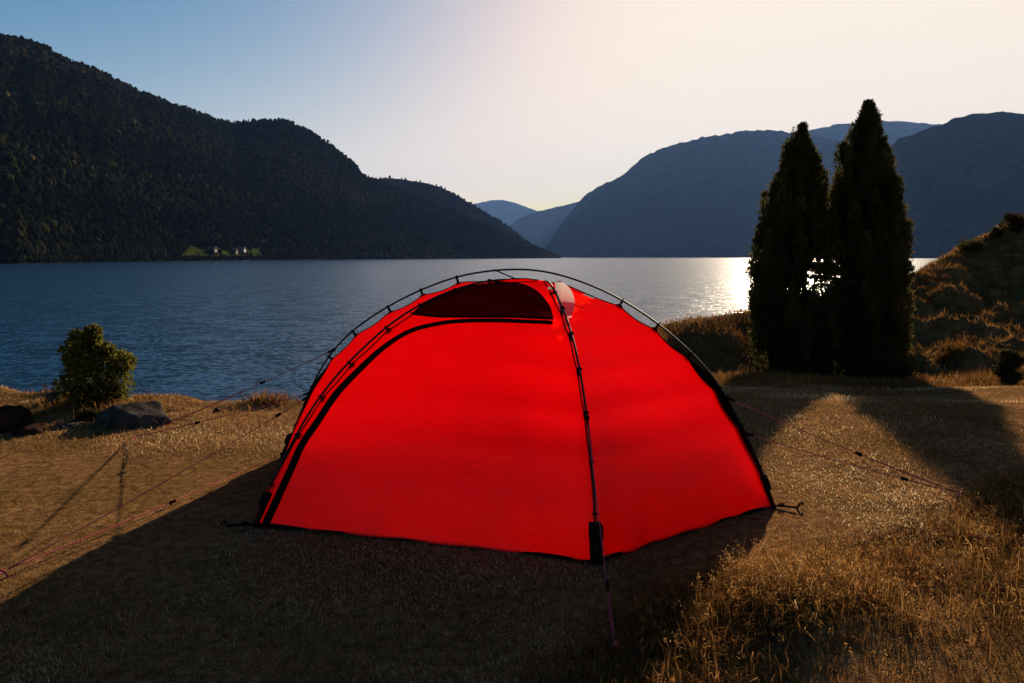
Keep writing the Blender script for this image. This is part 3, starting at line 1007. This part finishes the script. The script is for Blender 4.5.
bp.inputs["Distance"].default_value = 0.02
L(nt, wr, bp.inputs["Height"])
for s_ in (d_, t_, g_):
    L(nt, bp.outputs[0], s_.inputs["Normal"])
a1 = N(nt, "ShaderNodeMixShader")
a1.inputs[0].default_value = 0.88
L(nt, d_.outputs[0], a1.inputs[1])
L(nt, t_.outputs[0], a1.inputs[2])
rf = N(nt, "ShaderNodeBsdfRefraction")     # the weave scatters part of the light forward
rf.inputs["IOR"].default_value = 1.3
rf.inputs["Roughness"].default_value = 0.75
rf.inputs["Color"].default_value = (0.95, 0.011, 0.005, 1)
a0 = N(nt, "ShaderNodeMixShader")
a0.inputs[0].default_value = 0.36
L(nt, a1.outputs[0], a0.inputs[1])
L(nt, rf.outputs[0], a0.inputs[2])
a1 = a0
a2 = N(nt, "ShaderNodeMixShader")
a2.inputs[0].default_value = 0.04
L(nt, a1.outputs[0], a2.inputs[1])
L(nt, tr.outputs[0], a2.inputs[2])
a3 = N(nt, "ShaderNodeMixShader")
a3.inputs[0].default_value = 0.01
L(nt, a2.outputs[0], a3.inputs[1])
L(nt, g_.outputs[0], a3.inputs[2])
L(nt, a3.outputs[0], out.inputs["Surface"])
M_FABRIC = m

M_BLACK = simple("black_webbing", (0.010, 0.007, 0.007), 0.9, 0.3, 60, spec=0.0)
M_POLE = simple("dark_pole", (0.025, 0.014, 0.013), 0.6, 0.2, 10, spec=0.15)
m, nt, out = new_mat("dark_vent_cloth")
d_ = N(nt, "ShaderNodeBsdfDiffuse")
t_ = N(nt, "ShaderNodeBsdfTranslucent")
f = noise_out(nt, 90, vec=objvec(nt))
L(nt, ramp(nt, [(0.3, (0.012, 0.004, 0.005)), (0.7, (0.018, 0.005, 0.006))], f), d_.inputs["Color"])
L(nt, ramp(nt, [(0.3, (0.085, 0.010, 0.013)), (0.7, (0.11, 0.012, 0.016))], f), t_.inputs["Color"])
a1 = N(nt, "ShaderNodeMixShader")
a1.inputs[0].default_value = 0.6
L(nt, d_.outputs[0], a1.inputs[1])
L(nt, t_.outputs[0], a1.inputs[2])
L(nt, a1.outputs[0], out.inputs["Surface"])
M_MESHCLOTH = m
M_CORD = simple("red_cord", (0.34, 0.034, 0.055), 0.9, 0.4, 80)
M_PEG = simple("red_peg", (0.45, 0.03, 0.05), 0.35, 0.2, 30, metallic=0.3)
m, nt, out = new_mat("white_vent_cloth")
d_ = N(nt, "ShaderNodeBsdfDiffuse")
t_ = N(nt, "ShaderNodeBsdfTranslucent")
tr = N(nt, "ShaderNodeBsdfTransparent")
f = noise_out(nt, 40, vec=objvec(nt))
cc = ramp(nt, [(0.3, (0.8, 0.76, 0.7)), (0.7, (0.88, 0.85, 0.8))], f)
L(nt, cc, d_.inputs["Color"])
L(nt, cc, t_.inputs["Color"])
a1 = N(nt, "ShaderNodeMixShader")
a1.inputs[0].default_value = 0.85
L(nt, d_.outputs[0], a1.inputs[1])
L(nt, t_.outputs[0], a1.inputs[2])
L(nt, a1.outputs[0], out.inputs["Surface"])
M_WHITEVENT = m

G0 = 0.0
pLB = on_z(283, 457, G0)
pR = on_z(775, 508, G0)
pF = on_z(597, 566, G0)
pLF = on_z(253, 527, G0)
UPV = Vector((0, 0, 1))


def vplane(a_, b_):
    d2 = (b_ - a_)
    d2.z = 0
    return d2.cross(UPV).normalized()


n1 = vplane(pLB, pR)
tr1 = [(283, 457), (296, 424), (308, 393), (318, 371), (330, 351), (344, 337), (361, 323), (378, 312), (395, 302), (412, 293.5), (430, 285.5), (450, 278), (469, 273), (490, 270), (513, 268.6), (530, 269), (546.5, 270.5), (570, 276.5), (596, 286), (617, 296.5),
       (637, 308), (664, 326), (690, 350), (710, 370), (727, 393), (740, 420), (750, 443), (760, 465), (768, 484), (775, 508)]
P1 = [on_plane(px, py, pLB, n1) for px, py in tr1]
cross = on_plane(546.5, 270.5, pLB, n1)
n2 = vplane(pF, cross)
tr2 = [(546.5, 271.5), (552, 282), (558, 296), (564, 311), (570, 327), (575, 344), (579, 365), (583, 387), (587.5, 416), (592, 456), (595, 493), (596, 533), (597, 566)]
P2f = [on_plane(px, py, pF, n2) for px, py in tr2]
x13 = on_plane(505, 270.5, pLB, n1)
n3 = vplane(pLF, x13)
tr3 = [(505, 271.5), (480, 276), (448, 285), (416, 301), (383, 327), (352, 358), (334, 377), (320, 395), (303, 420), (288, 448), (275, 477), (263, 503), (253, 527)]
P3f = [on_plane(px, py, pLF, n3) for px, py in tr3]


def mirror(half):
    """continue an arch beyond its crest with the mirror image of the half that is seen"""
    c = half[0]
    return [Vector((2 * c.x - p.x, 2 * c.y - p.y, p.z)) for p in half]


P2b = mirror(P2f)
P3b = mirror(P3f)


def resample(pts, n_):
    pts = [Vector(p) for p in pts]
    # light smoothing, ends fixed
    for _ in range(2):
        pts = [pts[0]] + [(pts[i - 1] + pts[i] * 2 + pts[i + 1]) / 4 for i in range(1, len(pts) - 1)] + [pts[-1]]
    # catmull-rom refine
    fine = []
    for i in range(len(pts) - 1):
        a_, b_, c_, e_ = pts[max(i - 1, 0)], pts[i], pts[i + 1], pts[min(i + 2, len(pts) - 1)]
        for q in np.linspace(0, 1, 8, endpoint=False):
            fine.append(0.5 * ((2 * b_) + (c_ - a_) * q + (2 * a_ - 5 * b_ + 4 * c_ - e_) * q * q + (3 * b_ - a_ - 3 * c_ + e_) * q ** 3))
    fine.append(pts[-1])
    ds = np.concatenate([[0], np.cumsum([(fine[i + 1] - fine[i]).length for i in range(len(fine) - 1)])])
    A_ = np.array([p[:] for p in fine])
    s = np.linspace(0, ds[-1], n_)
    return [Vector((np.interp(q, ds, A_[:, 0]), np.interp(q, ds, A_[:, 1]), np.interp(q, ds, A_[:, 2]))) for q in s]


pole1 = resample(P1, 121)
pole2 = resample(P2b[::-1] + P2f[1:], 121)
pole3 = resample(P3f[::-1] + P3b[1:], 121)
# the second and third poles pass just under the first at the crown
for p in pole2:
    p.z -= 0.012 * sstep(0.75, 1.0, p.z / cross.z)
for p in pole3:
    p.z -= 0.024 * sstep(0.75, 1.0, p.z / cross.z)
CEN = Vector((cross.x * 0.5 + (pLB.x + pR.x) * 0.25, cross.y, 0))
APEX = Vector((cross.x - 0.015, cross.y + 0.02, cross.z - 0.052))


def split_near(pole):
    k_ = min(range(len(pole)), key=lambda i: (pole[i].xy - APEX.xy).length)
    return resample(pole[:k_ + 1][::-1], 49), resample(pole[k_:], 49)


h1a, h1b = split_near(pole1)      # LB, R
h2a, h2b = split_near(pole2)      # B, F
h3a, h3b = split_near(pole3)      # LF, RB
halves = {"F": h2b, "R": h1b, "RB": h3b, "B": h2a, "LB": h1a, "LF": h3a}
order = ["F", "R", "RB", "B", "LB", "LF"]
CLIPS = {"F": 8, "R": 8, "RB": 8, "B": 8, "LB": 9, "LF": 9}
NT = 48
ribs = {}
for key in order:
    hp = halves[key]
    nclip = CLIPS[key]
    rib = []
    for i, p in enumerate(hp):
        t = i / NT
        tan = (hp[min(i + 1, NT)] - hp[max(i - 1, 0)]).normalized()
        inward = Vector((APEX.x, APEX.y, 0)) - p
        inward.z = -0.35 - 1.2 * (1 - t)
        inward -= tan * inward.dot(tan)
        inward.normalize()
        fade = 1 - sstep(0.55, 0.95, t)
        off = 0.008 + 0.020 * fade + 0.018 * fade * abs(math.sin(math.pi * t * nclip)) ** 0.8
        if key == "LF":
            off *= 0.5
        q = p + inward * off
        k_ = 1 - float(sstep(0.0, 0.22, t))
        q = q.lerp(APEX, k_) if i else APEX.copy()
        q.z = max(q.z, 0.006)
        rib.append(q)
    ribs[key] = rib

NS = 22
bm = bmesh.new()
panels = {}
vert_cache = {}


def vert_at(p, key=None):
    if key is not None and key in vert_cache:
        return vert_cache[key]
    v_ = bm.verts.new(p)
    if key is not None:
        vert_cache[key] = v_
    return v_


for pi_ in range(6):
    ka, kb = order[pi_], order[(pi_ + 1) % 6]
    A_, B_ = ribs[ka], ribs[kb]
    grid = []
    for i in range(NT + 1):
        t = i / NT
        row = []
        for j in range(NS + 1):
            s = j / NS
            p = A_[i].lerp(B_[i], s)
            c2 = Vector((CEN.x, CEN.y, p.z)) - p
            c2.z = 0
            hump = 4 * s * (1 - s)
            if c2.length > 1e-6:
                c2.normalize()
                p = p + c2 * (0.022 * hump * math.sin(math.pi * min(1, t * 1.02)) + 0.008 * hump * sstep(0.85, 1.0, t))
            # folds that fan out of the corners along the hem
            if t > 0.7:
                k_ = float(sstep(0.7, 1.0, t))
                p = p - c2 * 0.009 * k_ * (math.sin(s * 31 + t * 9) + 0.6 * math.sin(s * 17 - t * 21 + pi_)) * (0.4 + (1 - hump))
            p.z += 0.004 * hump * sstep(0.9, 1.0, t)
            if i == 0:
                row.append(vert_at(p, "apex"))
            elif j == 0:
                row.append(vert_at(p, (ka, i)))
            elif j == NS:
                row.append(vert_at(p, (kb, i)))
            else:
                row.append(vert_at(p))
        grid.append(row)
    for i in range(NT):
        for j in range(NS):
            if i == 0:
                f_ = bm.faces.new((grid[0][0], grid[1][j], grid[1][j + 1]))
            else:
                f_ = bm.faces.new((grid[i][j], grid[i + 1][j], grid[i + 1][j + 1], grid[i][j + 1]))
            f_.smooth = True
bm.normal_update()
bvh = BVHTree.FromBMesh(bm)

tent = empty("dome_tent", (CEN.x, CEN.y, 0), "red translucent dome tent glowing against the sun on the dry grass", "tent")
# white translucent vent beside the front pole: the red cloth is cut away under it, and the
# rear cloth has an added, unseen hole towards the sun, made to light it
WHITE = [(553.5, 291), (559, 289.5), (565, 292.5), (570, 297), (573, 303), (573.5, 309), (571, 318), (568, 325), (566, 328), (566, 322), (566, 316), (562, 313), (558, 306), (555, 299)]


def project(p):
    d_ = p - CAM
    u_ = d_.z * cp + d_.y * sp
    f_ = d_.y * cp - d_.z * sp
    return (512 + F * d_.x / f_, 341.5 - F * u_ / f_)


def inside(q, poly):
    c_ = False
    for i in range(len(poly)):
        (x0, y0), (x1, y1) = poly[i - 1], poly[i]
        if (y0 > q[1]) != (y1 > q[1]) and q[0] < (x1 - x0) * (q[1] - y0) / (y1 - y0) + x0:
            c_ = not c_
    return c_


doomed = set()
bm.faces.ensure_lookup_table()
for f_ in bm.faces:
    c_ = f_.calc_center_median()
    if c_.y < APEX.y - 0.02 and c_.z > 0.6 and inside(project(c_), WHITE):
        doomed.add(f_)
for ix in np.arange(552, 575, 1.5):
    for iy in np.arange(288, 330, 1.5):
        if inside((ix, iy), WHITE):
            d_ = ray(ix, iy).normalized()
            hit = bvh.ray_cast(CAM, d_)[0]
            st = hit + d_ * 0.012
            for _ in range(3):
                h2 = bvh.ray_cast(st, SUN)
                if h2[0] is None:
                    break
                doomed.add(bm.faces[h2[2]])
                st = h2[0] + SUN * 0.003
bmesh.ops.delete(bm, geom=list(doomed), context="FACES")
bmesh.ops.recalc_face_normals(bm, faces=bm.faces[:])
me = bpy.data.meshes.new("fly_sheet")
bm.to_mesh(me)
bm.free()
fly = link("fly_sheet", me, M_FABRIC, tent)


def onto_fly(px, py, lift=0.006):
    d_ = ray(px, py).normalized()
    hit, nrm, idx, dist = bvh.ray_cast(CAM, d_)
    if hit is None:
        hit, nrm, idx, dist = bvh.find_nearest(at_y(px, py, 3.6))
    if nrm.dot(d_) > 0:
        nrm = -nrm
    return hit + nrm * lift


def densify(pts, step=4.0):
    o_ = []
    for i in range(len(pts) - 1):
        a_, b_, c_, e_ = [np.array(pts[k_], float) for k_ in (max(i - 1, 0), i, i + 1, min(i + 2, len(pts) - 1))]
        n_ = max(2, int(np.linalg.norm(c_ - b_) / step))
        for q in np.linspace(0, 1, n_, endpoint=False):
            o_.append(tuple(0.5 * ((2 * b_) + (c_ - a_) * q + (2 * a_ - 5 * b_ + 4 * c_ - e_) * q * q + (3 * b_ - a_ - 3 * c_ + e_) * q ** 3)))
    o_.append(pts[-1])
    return o_


# seam edging along every rib (dark cord in the hem between the clips)
for key in order:
    bm = bmesh.new()
    tube_bm(bm, ribs[key][3 if key != "R" else 4:], 0.0035, 6)
    bm_obj("seam_edging", bm, M_BLACK, fly, True)
# floor hem all round
hem = []
for pi_ in range(6):
    ka, kb = order[pi_], order[(pi_ + 1) % 6]
    for s in np.linspace(0, 1, 12, endpoint=False):
        p = ribs[ka][-1].lerp(ribs[kb][-1], s)
        c2 = (Vector((CEN.x, CEN.y, p.z)) - p).normalized()
        p = p + c2 * 0.022 * 4 * s * (1 - s)
        hem.append(Vector((p.x, p.y, 0.012)))
bm = bmesh.new()
tube_bm(bm, hem + [hem[0]], 0.008, 6, False)
bm_obj("ground_hem", bm, M_BLACK, fly, True)
# tub floor inside
M_FLOOR = simple("dark_groundsheet", (0.03, 0.02, 0.02), 0.6, 0.2, 20)
bm = bmesh.new()
fv = [bm.verts.new((p.x, p.y, 0.02)) for p in hem]
bm.faces.new(fv)
bm_obj("groundsheet", bm, M_FLOOR, tent)

# ribbon lying on the fly
def ribbon(name, pts, w_px, mat, lift, parent):
    pts = densify(pts)
    bm = bmesh.new()
    rows_ = []
    n_ = len(pts)
    for i, p in enumerate(pts):
        a_ = np.array(pts[max(i - 1, 0)])
        b_ = np.array(pts[min(i + 1, n_ - 1)])
        t_ = (b_ - a_) / (np.linalg.norm(b_ - a_) + 1e-9)
        nn = np.array([-t_[1], t_[0]])
        w_ = w_px if not isinstance(w_px, (list, tuple)) else np.interp(i / (n_ - 1), np.linspace(0, 1, len(w_px)), w_px)
        q0 = onto_fly(*(np.array(p) + nn * w_ / 2), lift)
        q1 = onto_fly(*(np.array(p) - nn * w_ / 2), lift)
        rows_.append((bm.verts.new(q0), bm.verts.new(q1)))
    for i in range(n_ - 1):
        bm.faces.new((rows_[i][0], rows_[i][1], rows_[i + 1][1], rows_[i + 1][0]))
    bmesh.ops.solidify(bm, geom=bm.faces[:], thickness=0.004)
    return bm_obj(name, bm, mat, parent)


ribbon("door_zip", [(553, 323.5), (526, 322.5), (498, 321.5), (459, 322), (433, 325.5), (410, 332), (388, 345), (366, 364), (337, 394), (318, 422), (303, 444), (292, 468), (278, 498), (266, 524)], [4, 4, 4, 4.5, 6, 7, 7, 7.5, 8], M_BLACK, 0.006, fly)
# the dark half moon vent above the door
top = [(414, 314), (423, 307), (447, 295.5), (468, 288.5), (498, 284.5), (521, 285.5), (537, 293), (548, 306), (553, 318.5)]
bot = [(416, 316), (440, 317), (459, 317.5), (480, 317.5), (500, 318), (515, 318.5), (530, 319), (542, 319.5), (552, 320)]
td, bd = densify(top), densify(bot)
nn_ = 30


def at_frac(poly, q):
    k_ = q * (len(poly) - 1)
    i = min(int(k_), len(poly) - 2)
    return np.array(poly[i]) * (1 - k_ + i) + np.array(poly[i + 1]) * (k_ - i)


bm = bmesh.new()
gv = []
for i in range(nn_ + 1):
    a_, b_ = at_frac(td, i / nn_), at_frac(bd, i / nn_)
    gv.append([bm.verts.new(onto_fly(*(a_ * (1 - q) + b_ * q), 0.007 + 0.006 * math.sin(q * 3.14) * math.sin(i / nn_ * 3.14))) for q in np.linspace(0, 1, 8)])
for i in range(nn_):
    for j in range(7):
        f_ = bm.faces.new((gv[i][j], gv[i][j + 1], gv[i + 1][j + 1], gv[i + 1][j]))
        f_.smooth = True
vent = bm_obj("vent_panel", bm, M_MESHCLOTH, fly)
ribbon("vent_hem", [(412, 315.5), (440, 318.5), (480, 319), (520, 319.5), (554, 321)], 2.4, M_BLACK, 0.014, vent)
bm = bmesh.new()
tube_bm(bm, [onto_fly(p[0], p[1], 0.009) for p in td], 0.004, 6)
bm_obj("vent_piping", bm, M_BLACK, vent, True)

# white translucent patch beside the front pole, with its little tab
white = WHITE
bm = bmesh.new()
ctr = np.mean(np.array(white), 0)


def patch_lift(py):       # vent cloth tilted steeper than the roof, shaped to catch more sun
    return float(np.interp(py, [289, 328], [0.046, -0.036]))


wd_ = densify(white + [white[0]], 2.0)[:-1]
rings_ = []
for q in (0.25, 0.5, 0.75, 1.0):
    rings_.append([bm.verts.new(onto_fly(*(ctr + (np.array(p) - ctr) * 1.08 * q), patch_lift(ctr[1] + (p[1] - ctr[1]) * q))) for p in wd_])
c0 = bm.verts.new(onto_fly(ctr[0], ctr[1], patch_lift(ctr[1])))
nr_ = len(wd_)
for i in range(nr_):
    bm.faces.new((c0, rings_[0][i], rings_[0][(i + 1) % nr_]))
    for k_ in range(3):
        bm.faces.new((rings_[k_][i], rings_[k_ + 1][i], rings_[k_ + 1][(i + 1) % nr_], rings_[k_][(i + 1) % nr_]))
for f_ in bm.faces:
    f_.smooth = True
wp = bm_obj("white_patch", bm, M_WHITEVENT, fly)
ribbon("patch_tab", [(548, 289.5), (551, 291), (555, 290.5)], 2.2, M_WHITEVENT, 0.012, wp)

# dark gusset bands between pole and fabric on the lower half of the side poles
for key, t0, wid in (("R", 0.48, 0.035), ("LB", 0.66, 0.04), ("LF", 0.74, 0.006)):
    bm = bmesh.new()
    prev = None
    for i in range(int(NT * t0), NT + 1):
        k_ = float(sstep(t0, t0 + 0.25, i / NT))
        p, q = halves[key][i], ribs[key][i]
        dirv = (q - p).normalized()
        a_ = bm.verts.new(p.lerp(q, 1 - float(sstep(t0, t0 + 0.12, i / NT))) - dirv * 0.002)
        b_ = bm.verts.new(q + dirv * wid * k_ * 0.6)
        if prev:
            bm.faces.new((prev[0], prev[1], b_, a_))
        prev = (a_, b_)
    bmesh.ops.solidify(bm, geom=bm.faces[:], thickness=0.006)
    bm_obj("gusset_band", bm, M_BLACK, fly)

# poles with clips and boots
poles = []
for pl in (pole1, pole2, pole3):
    bm = bmesh.new()
    tube_bm(bm, pl, 0.0052, 8)
    poles.append(bm_obj("tent_pole", bm, M_POLE, tent, True))
pole_of = {"F": poles[1], "B": poles[1], "R": poles[0], "LB": poles[0], "LF": poles[2], "RB": poles[2]}
for key in order:
    hp, rb = halves[key], ribs[key]
    for c_ in range(1, CLIPS[key]):
        t = (c_ + (0.0 if c_ > 1 else 0.1)) / CLIPS[key]
        i = int(round(t * NT))
        if i < 5 or (key == "R" and c_ == 1):
            continue
        p, q = hp[i], rb[i]
        tan = (hp[min(i + 1, NT)] - hp[i - 1]).normalized()
        dr = (q - p)
        ln_ = dr.length
        dr.normalize()
        sd = dr.cross(tan).normalized()
        bm = bmesh.new()
        # hook round the pole, stem and the wide tab sewn to the seam
        ring = [p + (dr * math.cos(a_) + sd * math.sin(a_)) * 0.009 for a_ in np.linspace(0.5, 5.8, 10)]
        tube_bm(bm, ring, 0.0035, 5)
        box_bm(bm, p + dr * (ln_ * 0.5 + 0.004), tan * 0.006, sd * 0.003, dr * max(0.004, ln_ * 0.5))
        box_bm(bm, q + dr * 0.006, tan * 0.014, sd * 0.004, dr * 0.010)
        bm_obj("clip", bm, M_BLACK, pole_of[key])
    # boot and tensioning strap
    p1, p0 = hp[NT - 8], hp[NT]
    ax = (p1 - p0).normalized()
    outw = (p0 - CEN)
    outw.z = 0
    outw.normalize()
    sd = ax.cross(outw).normalized()
    fr = sd.cross(ax).normalized()
    bm = bmesh.new()
    box_bm(bm, p0 + ax * 0.085 - fr * 0.004, ax * 0.085, sd * 0.024, fr * 0.010)
    box_bm(bm, p0 + ax * 0.13 + fr * 0.004, ax * 0.03, sd * 0.027, fr * 0.014)
    bmesh.ops.bevel(bm, geom=bm.edges[:], offset=0.003, segments=1, affect="EDGES")
    bm_obj("pole_boot", bm, M_BLACK, pole_of[key])
# ground straps at the two side corners
STRAPS = [("LF", (228, 527)), ("R", (797, 508.5))]
pegs = []
for key, (px, py) in STRAPS:
    p0 = ribs[key][-1]
    e = on_z(px, py, 0.012)
    bm = bmesh.new()
    mid = p0.lerp(e, 0.5) + Vector((0, 0, 0.004))
    d2 = (e - p0).normalized()
    sd = d2.cross(UPV).normalized()
    box_bm(bm, p0.lerp(e, 0.5) + Vector((0, 0, 0.006)), d2 * (e - p0).length * 0.5, sd * 0.007, UPV * 0.003)
    box_bm(bm, p0.lerp(e, 0.35) + Vector((0, 0, 0.01)), d2 * 0.014, sd * 0.013, UPV * 0.006)
    bm_obj("ground_strap", bm, M_BLACK, tent)


def peg(loc, lean, label, mat):
    bm = bmesh.new()
    lv = Vector(lean).normalized()
    loc = Vector(loc)
    top_ = loc + lv * 0.03
    bot_ = loc - lv * 0.13
    tube_bm(bm, [bot_, bot_ + lv * 0.02, top_], [0.001, 0.0045, 0.0045], 6)
    sd = lv.cross(UPV).normalized()
    hook = [top_ + (lv * math.sin(a_) * 0.007 + (lv.cross(sd)) * (0.007 - math.cos(a_) * 0.007)) for a_ in np.linspace(0, 3.9, 9)]
    tube_bm(bm, hook, 0.0042, 6)
    o = bm_obj("tent_peg", bm, mat, None, True)
    o.data.transform(Matrix.Translation(-loc))
    o.location = loc
    return tag(o, label, "tent peg", "pegs that hold down the tent")


def ground_pt(px, py):
    p = on_z(px, py, 0)
    for _ in range(6):
        p = on_z(px, py, float(ground_z(p.x, p.y)))
    return p


for (key, (px, py)), lab in zip(STRAPS, ("black peg on the short strap at the shaded left corner of the tent", "black peg on the short strap at the tent corner facing the junipers")):
    p = ground_pt(px, py)
    peg(p, (p - CEN).normalized() * 0.5 + UPV, lab, M_BLACK)

PA = ground_pt(136, 441)
PB = ground_pt(8, 577)
PC = ground_pt(957, 498)
PD = ground_pt(614, 648)
peg(PA, (PA - CEN).normalized() * 0.5 + UPV, "red peg in the open grass below the grey boulder, two lines tied to it", M_PEG)
peg(PB, (PB - CEN).normalized() * 0.5 + UPV, "red peg at the far end of the two longest lines, near the picture's left edge", M_PEG)
peg(PC, (PC - CEN).normalized() * 0.5 + UPV, "red peg at the edge of the tall grass in the tip of the juniper shadow", M_PEG)
peg(PD, (PD - CEN).normalized() * 0.5 + UPV, "red peg of the front line, in the tall grass nearest the camera", M_PEG)


def on_pole(pl, px, py):
    d_ = ray(px, py).normalized()
    return min(pl, key=lambda p: ((p - CAM) - d_ * (p - CAM).dot(d_)).length / p.length).copy()


def guy(a_, b_, tension_t, loop=False, sag=0.01):
    b2 = b_ + Vector((0, 0, 0.03))
    bm = bmesh.new()
    pts = [a_.lerp(b2, q) - Vector((0, 0, sag * math.sin(q * math.pi))) for q in np.linspace(0, 1, 24)]
    tube_bm(bm, pts, 0.0022, 6)
    # doubled part of the cord from the tensioner to the peg
    q0 = tension_t
    sd = (b2 - a_).cross(UPV).normalized() * 0.006
    pts = [a_.lerp(b2, q) - Vector((0, 0, sag * math.sin(q * math.pi) + 0.005 * math.sin((q - q0) / (1 - q0) * math.pi))) + sd * math.sin((q - q0) / (1 - q0) * math.pi) for q in np.linspace(q0, 1, 14)]
    tube_bm(bm, pts, 0.0015, 5)
    o = bm_obj("guy_line", bm, M_CORD, tent, True)
    d2 = (b2 - a_).normalized()
    s2 = d2.cross(UPV).normalized()
    u2 = s2.cross(d2)
    bm = bmesh.new()
    c = a_.lerp(b2, q0) - Vector((0, 0, sag * math.sin(q0 * math.pi)))
    box_bm(bm, c, d2 * 0.016, s2 * 0.005, u2 * 0.007)
    box_bm(bm, c + d2 * 0.014, d2 * 0.004, s2 * 0.006, u2 * 0.010)
    bmesh.ops.bevel(bm, geom=bm.edges[:], offset=0.0015, segments=1, affect="EDGES")
    bm_obj("tensioner", bm, M_BLACK, o)
    # knot at the pole
    bm = bmesh.new()
    bmesh.ops.create_icosphere(bm, subdivisions=2, radius=0.011, matrix=Matrix.Translation(a_))
    box_bm(bm, a_ + d2 * 0.02, d2 * 0.02, s2 * 0.004, u2 * 0.006)
    bm_obj("knot", bm, M_BLACK, o)
    return o


guy(on_pole(pole1, 331, 350), PA, 0.33)
guy(on_pole(pole1, 309, 391), PA, 0.62)
guy(on_pole(pole1, 306, 398), PB, 0.14)
guy(on_pole(pole1, 285, 452), PB, 0.52)
guy(on_pole(pole1, 731, 397), PC, 0.56)
guy(on_pole(pole1, 752, 431), PC, 0.74)
guy(on_pole(pole2, 588, 420), PD, 0.8)

# ------------------------------------------------------------------ light, air, sky
w = bpy.data.worlds.new("World")
scene.world = w
w.use_nodes = True
nt = w.node_tree
nt.nodes.clear()
wo_ = nt.nodes.new("ShaderNodeOutputWorld")
bg = nt.nodes.new("ShaderNodeBackground")
sky = nt.nodes.new("ShaderNodeTexSky")
sky.sky_type = "NISHITA"
sky.sun_disc = False
sky.sun_elevation = SUN_EL
sky.sun_rotation = SUN_AZ
sky.altitude = 0
sky.air_density = 1.0
sky.dust_density = 0.9
sky.ozone_density = 1.2
bg.inputs["Strength"].default_value = 0.096
ti = N(nt, "ShaderNodeMix", data_type="RGBA", blend_type="MULTIPLY")
ti.inputs[0].default_value = 1
ti.inputs[7].default_value = (0.0545, 0.0490, 0.0490, 1)
gm = nt.nodes.new("ShaderNodeGamma")
gm.inputs["Gamma"].default_value = 1.6
hs = nt.nodes.new("ShaderNodeHueSaturation")
hs.inputs["Saturation"].default_value = 1.4
L(nt, sky.outputs[0], ti.inputs[6])
L(nt, ti.outputs[2], gm.inputs["Color"])
L(nt, gm.outputs[0], hs.inputs["Color"])
# soft shoulder: 1 - exp(-k c) on each channel, the same in every direction
sp_ = nt.nodes.new("ShaderNodeSeparateColor")
cb_ = nt.nodes.new("ShaderNodeCombineColor")
L(nt, hs.outputs[0], sp_.inputs[0])
for i_, gain in enumerate((5.15, 4.42, 3.68)):
    pw = N(nt, "ShaderNodeMath", operation="POWER")
    pw.inputs[0].default_value = math.exp(-8.5)
    L(nt, sp_.outputs[i_], pw.inputs[1])
    sb = N(nt, "ShaderNodeMath", operation="SUBTRACT")
    sb.inputs[0].default_value = 1.0
    L(nt, pw.outputs[0], sb.inputs[1])
    ml = N(nt, "ShaderNodeMath", operation="MULTIPLY")
    ml.inputs[1].default_value = gain
    L(nt, sb.outputs[0], ml.inputs[0])
    L(nt, ml.outputs[0], cb_.inputs[i_])
L(nt, cb_.outputs[0], bg.inputs["Color"])
L(nt, bg.outputs[0], wo_.inputs["Surface"])

sd_ = bpy.data.lights.new("sun", "SUN")
sd_.energy = 5.0
sd_.angle = math.radians(0.53)
sd_.color = (1.0, 0.81, 0.57)
so = bpy.data.objects.new("sun", sd_)
C.objects.link(so)
so.rotation_euler = SUN.to_track_quat("Z", "Y").to_euler()

HAZE_DENSITY = 1.9e-5
m, nt, out = new_mat("haze_air")
pv = N(nt, "ShaderNodeVolumePrincipled")
pv.inputs["Color"].default_value = (0.24, 0.45, 1.0, 1)
pv.inputs["Density"].default_value = HAZE_DENSITY
pv.inputs["Anisotropy"].default_value = 0.1
L(nt, pv.outputs[0], out.inputs["Volume"])
bm = bmesh.new()
box_bm(bm, (0, 0, 1400), Vector((24000, 0, 0)), Vector((0, 24000, 0)), Vector((0, 0, 1412)))
hz = bm_obj("haze", bm, m)
tag(hz, kind="stuff")

scene.view_settings.view_transform = "Standard"
scene.view_settings.look = "None"
scene.view_settings.exposure = 1.15
scene.view_settings.gamma = 1.0
scene.view_settings.use_curve_mapping = False
cy = scene.cycles
cy.use_denoising = True
cy.max_bounces = 10
cy.diffuse_bounces = 5
cy.glossy_bounces = 3
cy.transmission_bounces = 8
cy.transparent_max_bounces = 12
cy.volume_bounces = 1
cy.caustics_refractive = False
cy.sample_clamp_indirect = 6.0
cy.sample_clamp_direct = 0.0
